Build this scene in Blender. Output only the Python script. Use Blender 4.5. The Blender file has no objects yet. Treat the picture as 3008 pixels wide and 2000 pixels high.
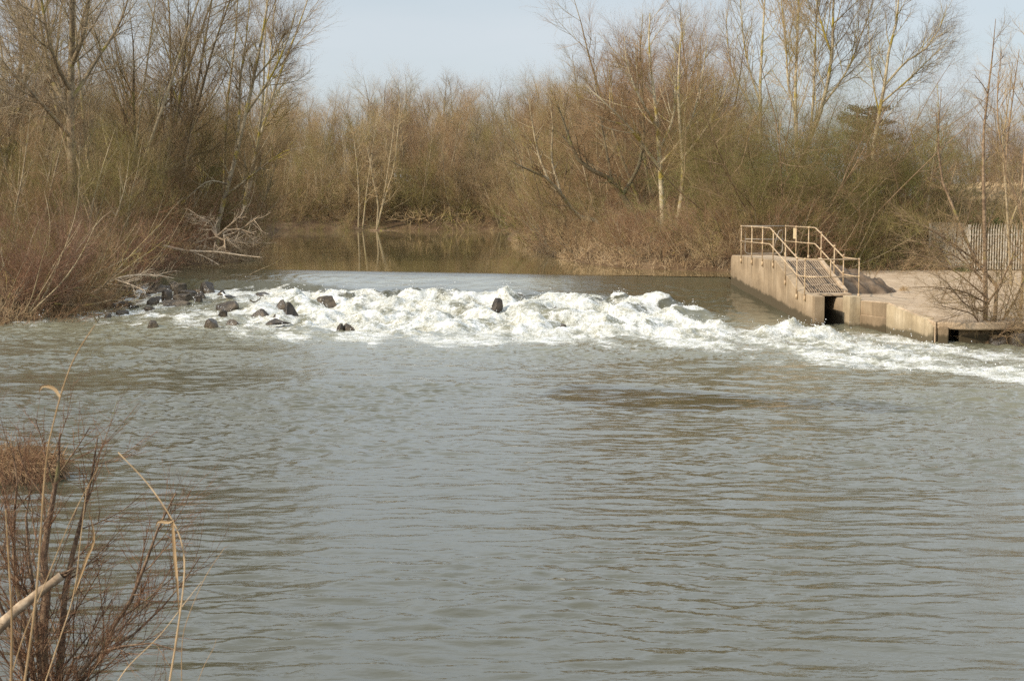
import bpy, bmesh, math, random
import numpy as np
from mathutils import Vector

S = bpy.context.scene
COL = S.collection
R = math.radians
F_PX, CX, HOR, CAM_H = 4442.0, 1504.0, 590.0, 4.05      # photo pixels: focal length, centre column, horizon row

# ------------------------------------------------------------------ camera
cam_d = bpy.data.cameras.new('camera')
cam = bpy.data.objects.new('camera', cam_d)
COL.objects.link(cam)
cam.location = (0, 0, CAM_H)
cam.rotation_euler = (R(90) - math.atan((1000 - HOR) / F_PX), 0, 0)
cam_d.sensor_width = 36
cam_d.lens = 36 * F_PX / 3008
cam_d.clip_start = 0.1
cam_d.clip_end = 3000
cam_d.dof.use_dof = True
cam_d.dof.focus_distance = 55
cam_d.dof.aperture_fstop = 12
S.camera = cam

# ------------------------------------------------------------------ light
SUN_AZ, SUN_EL = math.atan2(-0.84, -0.54), R(31)
to_sun = Vector((math.sin(SUN_AZ) * math.cos(SUN_EL), math.cos(SUN_AZ) * math.cos(SUN_EL), math.sin(SUN_EL)))
sun_d = bpy.data.lights.new('sun', 'SUN')
sun_d.energy = 4.3
sun_d.angle = R(1.2)
sun_d.color = (1.0, 0.87, 0.70)
sun = bpy.data.objects.new('sun', sun_d)
COL.objects.link(sun)
sun.rotation_euler = to_sun.to_track_quat('Z', 'Y').to_euler()

W = bpy.data.worlds.new('World')
S.world = W
W.use_nodes = True
wn, wl_ = W.node_tree.nodes, W.node_tree.links
wn.clear()
w_out = wn.new('ShaderNodeOutputWorld')
w_bg = wn.new('ShaderNodeBackground')
w_sky = wn.new('ShaderNodeTexSky')
w_sky.sky_type = 'NISHITA'
w_sky.sun_disc = False
w_sky.sun_elevation = SUN_EL
w_sky.sun_rotation = SUN_AZ
w_sky.air_density = 1.0
w_sky.dust_density = 1.6
w_sky.ozone_density = 1.2
w_tc = wn.new('ShaderNodeTexCoord')
w_map = wn.new('ShaderNodeMapping')
w_map.inputs['Scale'].default_value = (1.2, 1.2, 7.0)
w_map.inputs['Rotation'].default_value = (0, R(7), 0)
w_no = wn.new('ShaderNodeTexNoise')
w_no.inputs['Scale'].default_value = 2.2
w_no.inputs['Detail'].default_value = 5
w_no.inputs['Roughness'].default_value = 0.5
w_rmp = wn.new('ShaderNodeMapRange')
w_rmp.inputs['From Min'].default_value = 0.36
w_rmp.inputs['From Max'].default_value = 0.68
w_rmp.inputs['To Min'].default_value = 0.66
w_rmp.inputs['To Max'].default_value = 0.95
w_mix = wn.new('ShaderNodeMixRGB')
w_mix.inputs['Color2'].default_value = (6.0, 6.65, 7.25, 1)      # thin high cloud
wl_.new(w_tc.outputs['Generated'], w_map.inputs['Vector'])
wl_.new(w_map.outputs['Vector'], w_no.inputs['Vector'])
wl_.new(w_no.outputs['Fac'], w_rmp.inputs['Value'])
wl_.new(w_rmp.outputs['Result'], w_mix.inputs['Fac'])
wl_.new(w_sky.outputs['Color'], w_mix.inputs['Color1'])
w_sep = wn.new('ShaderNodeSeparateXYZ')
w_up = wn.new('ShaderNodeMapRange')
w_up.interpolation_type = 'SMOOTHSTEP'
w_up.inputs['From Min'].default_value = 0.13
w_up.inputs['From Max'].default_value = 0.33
w_cl = wn.new('ShaderNodeMixRGB')                                # added brightness overhead, out of view, to lift water reflections and fill light
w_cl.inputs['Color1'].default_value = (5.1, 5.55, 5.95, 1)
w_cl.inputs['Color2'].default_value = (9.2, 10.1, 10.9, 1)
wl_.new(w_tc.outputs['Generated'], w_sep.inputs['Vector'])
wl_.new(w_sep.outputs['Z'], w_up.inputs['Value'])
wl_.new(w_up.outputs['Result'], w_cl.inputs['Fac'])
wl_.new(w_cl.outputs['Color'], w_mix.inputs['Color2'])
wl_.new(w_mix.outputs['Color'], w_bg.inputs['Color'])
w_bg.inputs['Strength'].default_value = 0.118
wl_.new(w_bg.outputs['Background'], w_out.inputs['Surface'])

S.view_settings.view_transform = 'Standard'
S.view_settings.look = 'None'
S.view_settings.gamma = 1
S.view_settings.exposure = 0.18
S.view_settings.use_curve_mapping = False
S.cycles.max_bounces = 5
S.cycles.diffuse_bounces = 3
S.cycles.glossy_bounces = 3
S.cycles.use_denoising = False
S.cycles.sample_clamp_indirect = 2.0
S.cycles.sample_clamp_direct = 5.0
S.cycles.caustics_reflective = False
S.cycles.caustics_refractive = False


# ------------------------------------------------------------------ helpers
def at(vx, d):
    """world x for a column of the 2358 px wide view at distance d"""
    return (vx * 3008 / 2358 - CX) * d / F_PX


def hgt(vy, d):
    """world z for a row of that view at distance d"""
    return CAM_H - (vy * 3008 / 2358 - HOR) * d / F_PX


def on_plane(px, py, z):
    """photo pixel -> point on the level plane z"""
    d = (CAM_H - z) * F_PX / (py - HOR)
    return np.array(((px - CX) * d / F_PX, d, z))


def _h(ix, iy, seed):
    n = (ix.astype(np.int64) * 374761393 + iy.astype(np.int64) * 668265263 + seed * 1442695041) & 0xFFFFFFFF
    n = ((n ^ (n >> 13)) * 1274126177) & 0xFFFFFFFF
    return ((n ^ (n >> 16)) & 0xFFFF) / 65536.0


def noise(x, y, seed=0):
    """gradient noise, about -1..1"""
    ix, iy = np.floor(x), np.floor(y)
    fx, fy = x - ix, y - iy
    u, v = fx * fx * fx * (fx * (fx * 6 - 15) + 10), fy * fy * fy * (fy * (fy * 6 - 15) + 10)

    def g(a, b):
        an = _h(ix + a, iy + b, seed) * 2 * np.pi
        return np.cos(an) * (fx - a) + np.sin(an) * (fy - b)
    a, b, c, d = g(0, 0), g(1, 0), g(0, 1), g(1, 1)
    return 1.5 * ((a * (1 - u) + b * u) * (1 - v) + (c * (1 - u) + d * u) * v)


def fbm(x, y, seed=0, oct=4, gain=0.5, lac=2.03):
    s, a = 0, 1.0
    for k in range(oct):
        s = s + a * noise(x, y, seed + k * 7)
        x, y, a = x * lac + 3.1, y * lac + 1.7, a * gain
    return s


def sstep(a, b, x):
    t = np.clip((x - a) / (b - a), 0, 1)
    return t * t * (3 - 2 * t)


def poly_sd(x, y, poly):
    """signed distance to a polygon, positive inside"""
    x, y = np.asarray(x, float), np.asarray(y, float)
    best = np.full(x.shape, 1e9)
    ins = np.zeros(x.shape, bool)
    n = len(poly)
    for i in range(n):
        (x0, y0), (x1, y1) = poly[i], poly[(i + 1) % n]
        dx, dy = x1 - x0, y1 - y0
        t = np.clip(((x - x0) * dx + (y - y0) * dy) / (dx * dx + dy * dy), 0, 1)
        best = np.minimum(best, (x - x0 - t * dx) ** 2 + (y - y0 - t * dy) ** 2)
        if y0 != y1:
            c = ((y0 > y) != (y1 > y)) & (x < (x1 - x0) * (y - y0) / (y1 - y0) + x0)
            ins ^= c
    d = np.sqrt(best)
    return np.where(ins, d, -d)


def np_mesh(name, verts, quads, mat=None, smooth=True, attrs=None, tris=None):
    """mesh from arrays of vertices and quads (and triangles)"""
    verts = np.ascontiguousarray(verts, np.float32).reshape(-1, 3)
    quads = np.asarray(quads, np.int32).reshape(-1, 4)
    tr = np.asarray(tris, np.int32).reshape(-1, 3) if tris is not None else np.zeros((0, 3), np.int32)
    me = bpy.data.meshes.new(name)
    me.vertices.add(len(verts))
    me.vertices.foreach_set('co', verts.ravel())
    nl = quads.size + tr.size
    me.loops.add(nl)
    me.loops.foreach_set('vertex_index', np.concatenate((quads.ravel(), tr.ravel())).astype(np.int32))
    npol = len(quads) + len(tr)
    me.polygons.add(npol)
    st = np.concatenate((np.arange(len(quads)) * 4, quads.size + np.arange(len(tr)) * 3)).astype(np.int32)
    me.polygons.foreach_set('loop_start', st)
    me.polygons.foreach_set('use_smooth', np.full(npol, smooth))
    if attrs:
        for k, v in attrs.items():
            a = me.attributes.new(k, 'FLOAT', 'POINT')
            a.data.foreach_set('value', np.ascontiguousarray(v, np.float32).ravel())
    me.update(calc_edges=True)
    me.validate()
    if mat:
        me.materials.append(mat)
    return me


def link(name, data, parent=None, loc=None):
    o = bpy.data.objects.new(name, data)
    COL.objects.link(o)
    if parent:
        o.parent = parent
    if loc is not None:
        o.location = loc
    return o


def tag(o, label=None, cat=None, group=None, kind=None):
    if label:
        o['label'] = label
    if cat:
        o['category'] = cat
    if group:
        o['group'] = group
    if kind:
        o['kind'] = kind
    return o


def empty(name, loc, label, cat, group=None, rz=0.0, sc=(1, 1, 1)):
    o = link(name, None, None, loc)
    o.rotation_euler = (0, 0, rz)
    o.scale = sc
    return tag(o, label, cat, group)


def set_mat(o, m):
    o.material_slots[0].link = 'OBJECT'
    o.material_slots[0].material = m


class Bag:
    """collects tubes, boxes and sheets into one mesh"""
    def __init__(self):
        self.v, self.q, self.t, self.n = [], [], [], 0

    def add(self, v, q, t=None):
        v = np.asarray(v, float).reshape(-1, 3)
        self.v.append(v)
        if q is not None and len(q):
            self.q.append(np.asarray(q, int).reshape(-1, 4) + self.n)
        if t is not None and len(t):
            self.t.append(np.asarray(t, int).reshape(-1, 3) + self.n)
        self.n += len(v)

    def tube(self, pts, rad, sides=8, caps=True):
        pts = np.asarray(pts, float)
        rad = np.broadcast_to(np.asarray(rad, float), (len(pts),))
        v, q = tubes(pts[None], rad[None], sides)
        t = []
        if caps:
            n = len(pts)
            v = np.concatenate((v, pts[:1], pts[-1:]))
            c0, c1 = n * sides, n * sides + 1
            for k in range(sides):
                t.append((c0, (k + 1) % sides, k))
                t.append((c1, (n - 1) * sides + k, (n - 1) * sides + (k + 1) % sides))
        self.add(v, q, t)

    def hexa(self, c):
        """box from 8 corners: bottom ring 0-3, top ring 4-7"""
        self.add(c, [(0, 3, 2, 1), (4, 5, 6, 7), (0, 1, 5, 4), (1, 2, 6, 5), (2, 3, 7, 6), (3, 0, 4, 7)])

    def box(self, x0, x1, y0, y1, z0, z1):
        self.hexa([(x0, y0, z0), (x1, y0, z0), (x1, y1, z0), (x0, y1, z0), (x0, y0, z1), (x1, y0, z1), (x1, y1, z1), (x0, y1, z1)])

    def mesh(self, name, mat, smooth=True):
        return np_mesh(name, np.concatenate(self.v), np.concatenate(self.q) if self.q else np.zeros((0, 4), int), mat, smooth,
                       tris=np.concatenate(self.t) if self.t else None)


def bevelled(me, w=0.015, seg=2, ang=35):
    bm = bmesh.new()
    bm.from_mesh(me)
    bmesh.ops.remove_doubles(bm, verts=bm.verts, dist=1e-5)
    es = [e for e in bm.edges if len(e.link_faces) == 2 and e.calc_face_angle(0) > R(ang)]
    bmesh.ops.bevel(bm, geom=es, offset=w, segments=seg, affect='EDGES', profile=0.5)
    bm.to_mesh(me)
    bm.free()
    return me


def prism(poly, z0, ztop, name, mat, bev=0.02):
    """solid from an xy outline; ztop may vary per corner"""
    bm = bmesh.new()
    zt = ztop if hasattr(ztop, '__len__') else [ztop] * len(poly)
    lo = [bm.verts.new((x, y, z0)) for x, y in poly]
    hi = [bm.verts.new((p[0], p[1], z)) for p, z in zip(poly, zt)]
    n = len(poly)
    bm.faces.new(lo[::-1])
    f = bm.faces.new(hi)
    for i in range(n):
        bm.faces.new((lo[i], lo[(i + 1) % n], hi[(i + 1) % n], hi[i]))
    bmesh.ops.recalc_face_normals(bm, faces=bm.faces)
    if bev:
        bmesh.ops.bevel(bm, geom=[e for e in bm.edges if e.calc_face_angle(0) > R(30)], offset=bev, segments=2, affect='EDGES', profile=0.5)
    bmesh.ops.triangulate(bm, faces=[f for f in bm.faces if len(f.verts) > 4])
    me = bpy.data.meshes.new(name)
    bm.to_mesh(me)
    bm.free()
    me.materials.append(mat)
    return me


# ------------------------------------------------------------------ materials
def new_mat(name):
    m = bpy.data.materials.new(name)
    m.use_nodes = True
    nt = m.node_tree
    nt.nodes.clear()
    out = nt.nodes.new('ShaderNodeOutputMaterial')
    b = nt.nodes.new('ShaderNodeBsdfPrincipled')
    nt.links.new(b.outputs[0], out.inputs[0])
    return m, nt, b, out


def ramp(nt, fac, stops):
    r = nt.nodes.new('ShaderNodeValToRGB')
    e = r.color_ramp.elements
    while len(e) < len(stops):
        e.new(0.5)
    for k, (p, c) in enumerate(stops):
        e[k].position = p
        e[k].color = (*c, 1)
    nt.links.new(fac, r.inputs[0])
    return r.outputs[0]


def nz(nt, scale, detail=3, rough=0.5, vec=None, stretch=None, dist=0.0):
    n = nt.nodes.new('ShaderNodeTexNoise')
    n.inputs['Scale'].default_value = scale
    n.inputs['Detail'].default_value = detail
    n.inputs['Roughness'].default_value = rough
    n.inputs['Distortion'].default_value = dist
    if vec is None:
        tc = nt.nodes.new('ShaderNodeTexCoord')
        vec = tc.outputs['Object']
    if stretch:
        mp = nt.nodes.new('ShaderNodeMapping')
        mp.inputs['Scale'].default_value = stretch
        nt.links.new(vec, mp.inputs[0])
        vec = mp.outputs[0]
    nt.links.new(vec, n.inputs['Vector'])
    return n.outputs['Fac']


def mathn(nt, op, a, b=None, c=None, clamp=False):
    n = nt.nodes.new('ShaderNodeMath')
    n.operation = op
    n.use_clamp = clamp
    for k, v in enumerate((a, b, c)):
        if v is None:
            continue
        if isinstance(v, (int, float)):
            n.inputs[k].default_value = v
        else:
            nt.links.new(v, n.inputs[k])
    return n.outputs[0]


def mrange(nt, v, a, b, c=0.0, d=1.0, smooth=True):
    n = nt.nodes.new('ShaderNodeMapRange')
    n.interpolation_type = 'SMOOTHSTEP' if smooth else 'LINEAR'
    nt.links.new(v, n.inputs[0])
    for k, x in zip((1, 2, 3, 4), (a, b, c, d)):
        n.inputs[k].default_value = x
    return n.outputs[0]


def mixc(nt, fac, c1, c2, mode='MIX'):
    n = nt.nodes.new('ShaderNodeMixRGB')
    n.blend_type = mode
    for k, v in ((0, fac), (1, c1), (2, c2)):
        if isinstance(v, (int, float)):
            n.inputs[k].default_value = v
        elif isinstance(v, tuple):
            n.inputs[k].default_value = (*v, 1)
        else:
            nt.links.new(v, n.inputs[k])
    return n.outputs[0]


def bump(nt, b, h, strength, dist=0.02):
    n = nt.nodes.new('ShaderNodeBump')
    n.inputs['Strength'].default_value = strength
    n.inputs['Distance'].default_value = dist
    nt.links.new(h, n.inputs['Height'])
    nt.links.new(n.outputs[0], b.inputs['Normal'])


def spec(b, v):
    b.inputs['Specular IOR Level'].default_value = v


def wood_mat(name, dark, mid, pale, lichen=None, scale=3.0, lich_lo=0.55, lich_hi=0.7):
    """bark or twigs: three browns mixed in patches, some lichen, each plant a little different"""
    m, nt, b, _ = new_mat(name)
    oi = nt.nodes.new('ShaderNodeObjectInfo')
    f = mathn(nt, 'ADD', mathn(nt, 'MULTIPLY', nz(nt, scale, 3, 0.6), .5), mathn(nt, 'MULTIPLY', nz(nt, scale * 5.5, 2, 0.6), .5))
    f = mathn(nt, 'MULTIPLY_ADD', f, 1.5, -.25)
    rv = mrange(nt, oi.outputs['Random'], 0, 1, -0.16, 0.16, False)
    f = mathn(nt, 'ADD', f, rv)
    c = ramp(nt, f, [(0.30, dark), (0.50, mid), (0.72, pale)])
    if lichen:
        l = mrange(nt, nz(nt, scale * 0.45, 3, 0.6, dist=0.6), lich_lo, lich_hi)
        c = mixc(nt, l, c, lichen)
    nt.links.new(c, b.inputs['Base Color'])
    b.inputs['Roughness'].default_value = 0.8
    spec(b, 0.15)
    return m


M = {}
M['bark_grey'] = wood_mat('bark_grey', (.12, .092, .06), (.26, .205, .13), (.42, .345, .22), (.28, .235, .075))
M['bark_pale'] = wood_mat('bark_pale', (.16, .13, .09), (.36, .30, .20), (.52, .45, .31), (.34, .27, .06), 2.5, 0.5, 0.62)
M['bark_brown'] = wood_mat('bark_brown', (.10, .065, .042), (.21, .145, .09), (.36, .26, .165), (.25, .21, .07), 3, .58, .7)
M['bark_dark'] = wood_mat('bark_dark', (.05, .04, .026), (.105, .085, .054), (.20, .165, .10), (.15, .145, .045), 3, .58, .72)
M['twig_tan'] = wood_mat('twig_tan', (.16, .107, .054), (.33, .229, .122), (.50, .37, .205), (.25, .21, .068), 0.8, .50, .68)
M['twig_brown'] = wood_mat('twig_brown', (.135, .082, .042), (.28, .178, .095), (.44, .30, .168), (.22, .175, .058), 0.8, .53, .73)
M['twig_grey'] = wood_mat('twig_grey', (.15, .112, .072), (.30, .23, .15), (.48, .385, .25), (.24, .21, .07), 0.8, .50, .70)
M['twig_olive'] = wood_mat('twig_olive', (.105, .086, .030), (.21, .172, .060), (.34, .28, .115), (.175, .175, .047), 0.7, .48, .72)
M['twig_red'] = wood_mat('twig_red', (.12, .062, .036), (.24, .132, .078), (.38, .235, .145), (.18, .14, .06), 0.9, .6, .8)
M['twig_purple'] = wood_mat('twig_purple', (.125, .072, .048), (.25, .152, .102), (.40, .27, .18), None, 0.8)
M['dead_wood'] = wood_mat('dead_wood', (.26, .19, .125), (.46, .36, .25), (.62, .51, .38), None, 4)
M['straw'] = wood_mat('straw', (.26, .175, .09), (.40, .285, .16), (.56, .43, .27), None, 1.6)
M['reed'] = wood_mat('reed', (.18, .125, .068), (.285, .205, .115), (.41, .31, .19), None, 0.9)
M['leaf_green'] = wood_mat('leaf_green', (.035, .06, .016), (.07, .11, .03), (.13, .17, .055), None, 1.0)
M['bud_green'] = wood_mat('bud_green', (.12, .115, .036), (.20, .195, .065), (.30, .28, .11), None, 1.0)
M['ivy'] = wood_mat('ivy', (.018, .032, .010), (.035, .058, .016), (.07, .095, .03), None, 1.2)
M['needle'] = wood_mat('needle', (.06, .066, .042), (.095, .10, .064), (.14, .14, .09), None, 0.8)  # distance haze put into the colour: needles paled and muted
M['fg_twig'] = wood_mat('fg_twig', (.11, .056, .031), (.235, .132, .076), (.42, .27, .165), None, 6)
M['fg_bark'] = wood_mat('fg_bark', (.055, .034, .023), (.135, .088, .058), (.29, .205, .13), (.17, .15, .07), 9, .58, .7)


def ground_material():
    m, nt, b, _ = new_mat('earth')
    f = nz(nt, 0.6, 6, 0.62)
    c = ramp(nt, f, [(.3, (.055, .036, .022)), (.5, (.12, .078, .045)), (.68, (.20, .14, .085))])
    g = mrange(nt, nz(nt, 0.13, 4, 0.6), .56, .70)
    c = mixc(nt, mathn(nt, 'MULTIPLY', g, 0.55), c, (.085, .10, .03))
    sp = nz(nt, 9, 3, 0.7)
    c = mixc(nt, mrange(nt, sp, .58, .7, 0, .55), c, (.26, .18, .105))
    nt.links.new(c, b.inputs['Base Color'])
    b.inputs['Roughness'].default_value = 0.95
    spec(b, .1)
    bump(nt, b, nz(nt, 5, 5, .7), 0.9, 0.15)
    return m


M['earth'] = ground_material()


def concrete(name, base, dark, pale, algae=None):
    m, nt, b, _ = new_mat(name)
    f = nz(nt, 1.1, 6, 0.65)
    c = ramp(nt, f, [(.28, dark), (.5, base), (.75, pale)])
    streak = nz(nt, 1.0, 4, .6, stretch=(5.5, 5.5, 0.35))
    c = mixc(nt, mrange(nt, streak, .45, .70, 0, .6), c, tuple(x * .55 for x in base))
    fine = nz(nt, 26, 3, .7)
    c = mixc(nt, mrange(nt, fine, .55, .75, 0, .30), c, tuple(x * .5 for x in base))
    pore = nt.nodes.new('ShaderNodeTexVoronoi')
    pore.inputs['Scale'].default_value = 7
    tc = nt.nodes.new('ShaderNodeTexCoord')
    nt.links.new(tc.outputs['Object'], pore.inputs['Vector'])
    pm = mathn(nt, 'MULTIPLY', mrange(nt, pore.outputs['Distance'], .05, .11, 1, 0), mrange(nt, nz(nt, .9, 3), .5, .62))
    c = mixc(nt, mathn(nt, 'MULTIPLY', pm, .75), c, (.05, .04, .03))
    if algae:
        sx = nt.nodes.new('ShaderNodeSeparateXYZ')
        nt.links.new(tc.outputs['Object'], sx.inputs[0])
        x, y, z = sx.outputs
        # height above the wet line, which falls downstream with the water
        wet = mathn(nt, 'MULTIPLY_ADD', y, -0.0925, 0.0925 * 47.2)
        wet = mathn(nt, 'MINIMUM', wet, 0.0)
        hgt_ = mathn(nt, 'ADD', z, wet)
        hgt_ = mathn(nt, 'ADD', hgt_, mathn(nt, 'MULTIPLY', mathn(nt, 'SUBTRACT', nz(nt, 2.2, 5, .7), .5), .34))
        am = mrange(nt, hgt_, algae - .06, algae + .05, 1, 0)
        c = mixc(nt, mathn(nt, 'MULTIPLY', am, .97), c, (.022, .023, .010))
        damp = mrange(nt, hgt_, algae, algae + .45, .45, 0)
        c = mixc(nt, damp, c, tuple(x * .45 for x in base))
        drip = mathn(nt, 'MULTIPLY', mrange(nt, nz(nt, 1.0, 4, .7, stretch=(9, 9, .9)), .53, .66), mrange(nt, z, 1.45, 1.95, 0, .8))
        c = mixc(nt, drip, c, (.09, .062, .038))
    nt.links.new(c, b.inputs['Base Color'])
    b.inputs['Roughness'].default_value = 0.9
    spec(b, .2)
    h = mathn(nt, 'ADD', mathn(nt, 'MULTIPLY', nz(nt, 14, 5, .7), 1.0), mathn(nt, 'MULTIPLY', pm, -1.6))
    bump(nt, b, h, 0.5, 0.02)
    return m


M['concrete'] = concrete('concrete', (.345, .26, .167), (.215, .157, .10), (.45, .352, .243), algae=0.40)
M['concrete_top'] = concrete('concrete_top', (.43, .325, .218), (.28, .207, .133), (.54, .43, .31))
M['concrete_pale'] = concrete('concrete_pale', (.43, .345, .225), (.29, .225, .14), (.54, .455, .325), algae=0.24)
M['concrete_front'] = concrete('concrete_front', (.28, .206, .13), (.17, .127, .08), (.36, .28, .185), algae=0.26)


def simple(name, c1, c2, scale, rough=.6, sp=.4, bmp=0.0, bscale=20, metal=0.0):
    m, nt, b, _ = new_mat(name)
    nt.links.new(ramp(nt, nz(nt, scale, 4, .6), [(.35, c1), (.65, c2)]), b.inputs['Base Color'])
    b.inputs['Roughness'].default_value = rough
    b.inputs['Metallic'].default_value = metal
    spec(b, sp)
    if bmp:
        bump(nt, b, nz(nt, bscale, 4, .6), bmp, .02)
    return m


M['rail_paint'] = simple('rail_paint', (.30, .20, .115), (.54, .41, .25), 9, .5, .4)
M['rail_grey'] = simple('rail_grey', (.22, .19, .15), (.32, .27, .21), 7, .5, .4)
M['plate'] = simple('plate', (.62, .50, .30), (.72, .60, .38), 12, .5)
M['grate_bar'] = simple('grate_bar', (.27, .20, .135), (.42, .33, .23), 5, .6)
M['grate_dark'] = simple('grate_dark', (.045, .034, .026), (.085, .065, .05), 4, .8, .2, .4)
M['galv'] = simple('galv', (.36, .32, .25), (.58, .53, .44), 9, .55, .4)
M['mud'] = simple('mud', (.08, .055, .034), (.19, .135, .088), 2.2, .8, .25, 1.0, 4)


def rock_material():
    m, nt, b, _ = new_mat('wet_rock')
    oi = nt.nodes.new('ShaderNodeObjectInfo')
    f = mathn(nt, 'ADD', nz(nt, 3.5, 6, .65), mrange(nt, oi.outputs['Random'], 0, 1, -.1, .1, False))
    c = ramp(nt, f, [(.32, (.020, .015, .010)), (.52, (.056, .042, .027)), (.72, (.14, .108, .07))])
    nt.links.new(c, b.inputs['Base Color'])
    nt.links.new(mrange(nt, nz(nt, 5, 3), .35, .7, .22, .6), b.inputs['Roughness'])
    spec(b, .45)
    bump(nt, b, nz(nt, 11, 6, .7), .7, .05)
    return m


M['rock'] = rock_material()


def water_material(name, base, white=True, ripple=1.0, fine_scale=5.0):
    """murky river water; where the point attribute foam is high it breaks into white water"""
    m, nt, b, out = new_mat(name)
    b.inputs['Base Color'].default_value = (*base, 1)
    b.inputs['Roughness'].default_value = 0.035
    b.inputs['IOR'].default_value = 1.40
    h = mathn(nt, 'ADD', nz(nt, fine_scale, 3, .55, stretch=(.55, 1.2, 1), dist=.4),
              mathn(nt, 'MULTIPLY', nz(nt, fine_scale * 3.2, 2, .5, stretch=(.6, 1.1, 1)), .35))
    bump(nt, b, h, ripple, 0.03)
    if white:
        ae = nt.nodes.new('ShaderNodeAttribute')
        ae.attribute_name = 'aer'
        cl = mathn(nt, 'MULTIPLY', mathn(nt, 'ADD', mathn(nt, 'MINIMUM', ae.outputs['Fac'], 0.0), 1.08), ripple)
        nt.links.new(cl, b.inputs['Normal'].links[0].from_node.inputs['Strength'])
        nt.links.new(mixc(nt, mathn(nt, 'MAXIMUM', ae.outputs['Fac'], 0.0), base, (.20, .195, .135)), b.inputs['Base Color'])
        at_ = nt.nodes.new('ShaderNodeAttribute')
        at_.attribute_name = 'foam'
        fo = at_.outputs['Fac']
        wv = mathn(nt, 'ADD', mathn(nt, 'MULTIPLY', nz(nt, 2.6, 6, .72, stretch=(.8, 1.0, 1.0), dist=.8), 0.75),
                   mathn(nt, 'MULTIPLY', nz(nt, 13, 4, .7, dist=.5), 0.25))
        lv = mathn(nt, 'ADD', mathn(nt, 'MULTIPLY_ADD', fo, 0.80, -0.82), wv)
        k = mrange(nt, lv, 0.12, 0.30)
        fb = nt.nodes.new('ShaderNodeBsdfPrincipled')
        tone = ramp(nt, mathn(nt, 'ADD', mathn(nt, 'MULTIPLY', nz(nt, 1.3, 5, .65, dist=.5), .5), mathn(nt, 'MULTIPLY', nz(nt, 6, 5, .75, stretch=(1.5, .5, 1.0), dist=1.2), .5)), [(.38, (.235, .23, .17)), (.47, (.41, .41, .36)), (.60, (.68, .69, .68))])
        nt.links.new(tone, fb.inputs['Base Color'])
        fb.inputs['Roughness'].default_value = .55
        spec(fb, .3)
        bump(nt, fb, nz(nt, 12, 5, .7), .35, .05)
        fb.inputs['Subsurface Weight'].default_value = .8
        fb.inputs['Subsurface Radius'].default_value = (1.0, 1.0, .9)
        fb.inputs['Subsurface Scale'].default_value = .22
        mx = nt.nodes.new('ShaderNodeMixShader')
        nt.links.new(k, mx.inputs[0])
        nt.links.new(b.outputs[0], mx.inputs[1])
        nt.links.new(fb.outputs[0], mx.inputs[2])
        nt.links.new(mx.outputs[0], out.inputs[0])
    return m


M['river'] = water_material('river_water', (.062, .059, .035), True, .30, 4.6)
M['pool'] = water_material('pool_water', (.15, .118, .050), False, .035, 1.6)
M['spray'] = simple('spray', (.82, .83, .82), (.88, .89, .88), 3, .4, .4)

# ------------------------------------------------------------------ river
RIVER = [(-1.2, 6.8), (-3.2, 10.4), (-5.2, 12.6), (-6.8, 17), (-7.9, 20.8), (-7.4, 22.5), (-9.5, 25), (-14, 35), (-18.2, 45), (-16.9, 49.2), (-15.4, 55),
         (-15.3, 60), (-16.6, 65), (-14.5, 69), (-12.6, 74), (-14.2, 85), (-16.9, 104), (-21.6, 138), (-23, 150), (-12, 153), (0, 152),
         (-.2, 130), (-.4, 116), (1.2, 90), (2.9, 72), (5, 65.5), (9.0, 62.3), (9.6, 57.5), (11, 47), (13, 46), (13.6, 42.6), (16, 42),
         (19, 39), (23, 33), (25, 20), (22, 5)]
FOAM = [(-16.2, 50.2), (-15.6, 56), (-15.4, 62.6), (-13.4, 60.8), (-11.6, 59.1), (-9, 58.4), (-5, 57.0), (-1, 55.8), (2, 54.6), (4.4, 53.2), (5.6, 52), (6.5, 48.6),
        (7.2, 46.4), (7.9, 47.2), (8.9, 47.7), (9.8, 46.9), (11, 43.6), (12.5, 39), (14.5, 35.5), (18, 31.5), (17, 30), (13.2, 33.2), (11.9, 34.6), (9.5, 36.5),
        (8.2, 39.8), (6.5, 42.2), (3, 43.0), (-2.2, 43.6), (-5.5, 44.8), (-9.7, 48.0), (-13, 49.2)]
CRN = 1 / math.sqrt(1 + .352 ** 2)


def crest_s(x, y):
    """distance downstream of the weir crest"""
    return (60.0 - .352 * x - y) * CRN


PR = ([-1, 0, 2, 4, 9.6, 11], [1.13, 1.0, .80, .60, .05, 0])
PM = ([-.6, 0, 1, 4.6, 6.5, 10, 12], [1.13, 1.09, 1.02, .72, .42, .07, 0])
PL = ([-.6, 0, 1, 4.2, 4.7, 8, 12, 15], [1.13, 1.10, 1.06, .93, .60, .40, .12, 0])


def prof(s, p):
    return sum(np.interp(s + d, *p) for d in (-.28, -.14, 0, .14, .28)) / 5


# water pillowing over sunken boulders: x, y, radius, height
HUMPS = [(5.05, 52.4, 1.0, .42), (1.95, 53.2, .75, .34), (-3.1, 54.6, 1.05, .36), (-.2, 54.4, .95, .26), (3.7, 52.9, .6, .25), (-8.1, 56.4, .7, .4),
         (-6.3, 55.2, .6, .3), (6.0, 50.3, .9, .30), (8.5, 46.0, .6, .40), (9.3, 44.9, .8, .22), (3.1, 49.8, 1.2, .25), (-4.5, 50.5, 1.0, .22), (0.5, 48.6, 1.2, .22)]


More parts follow.
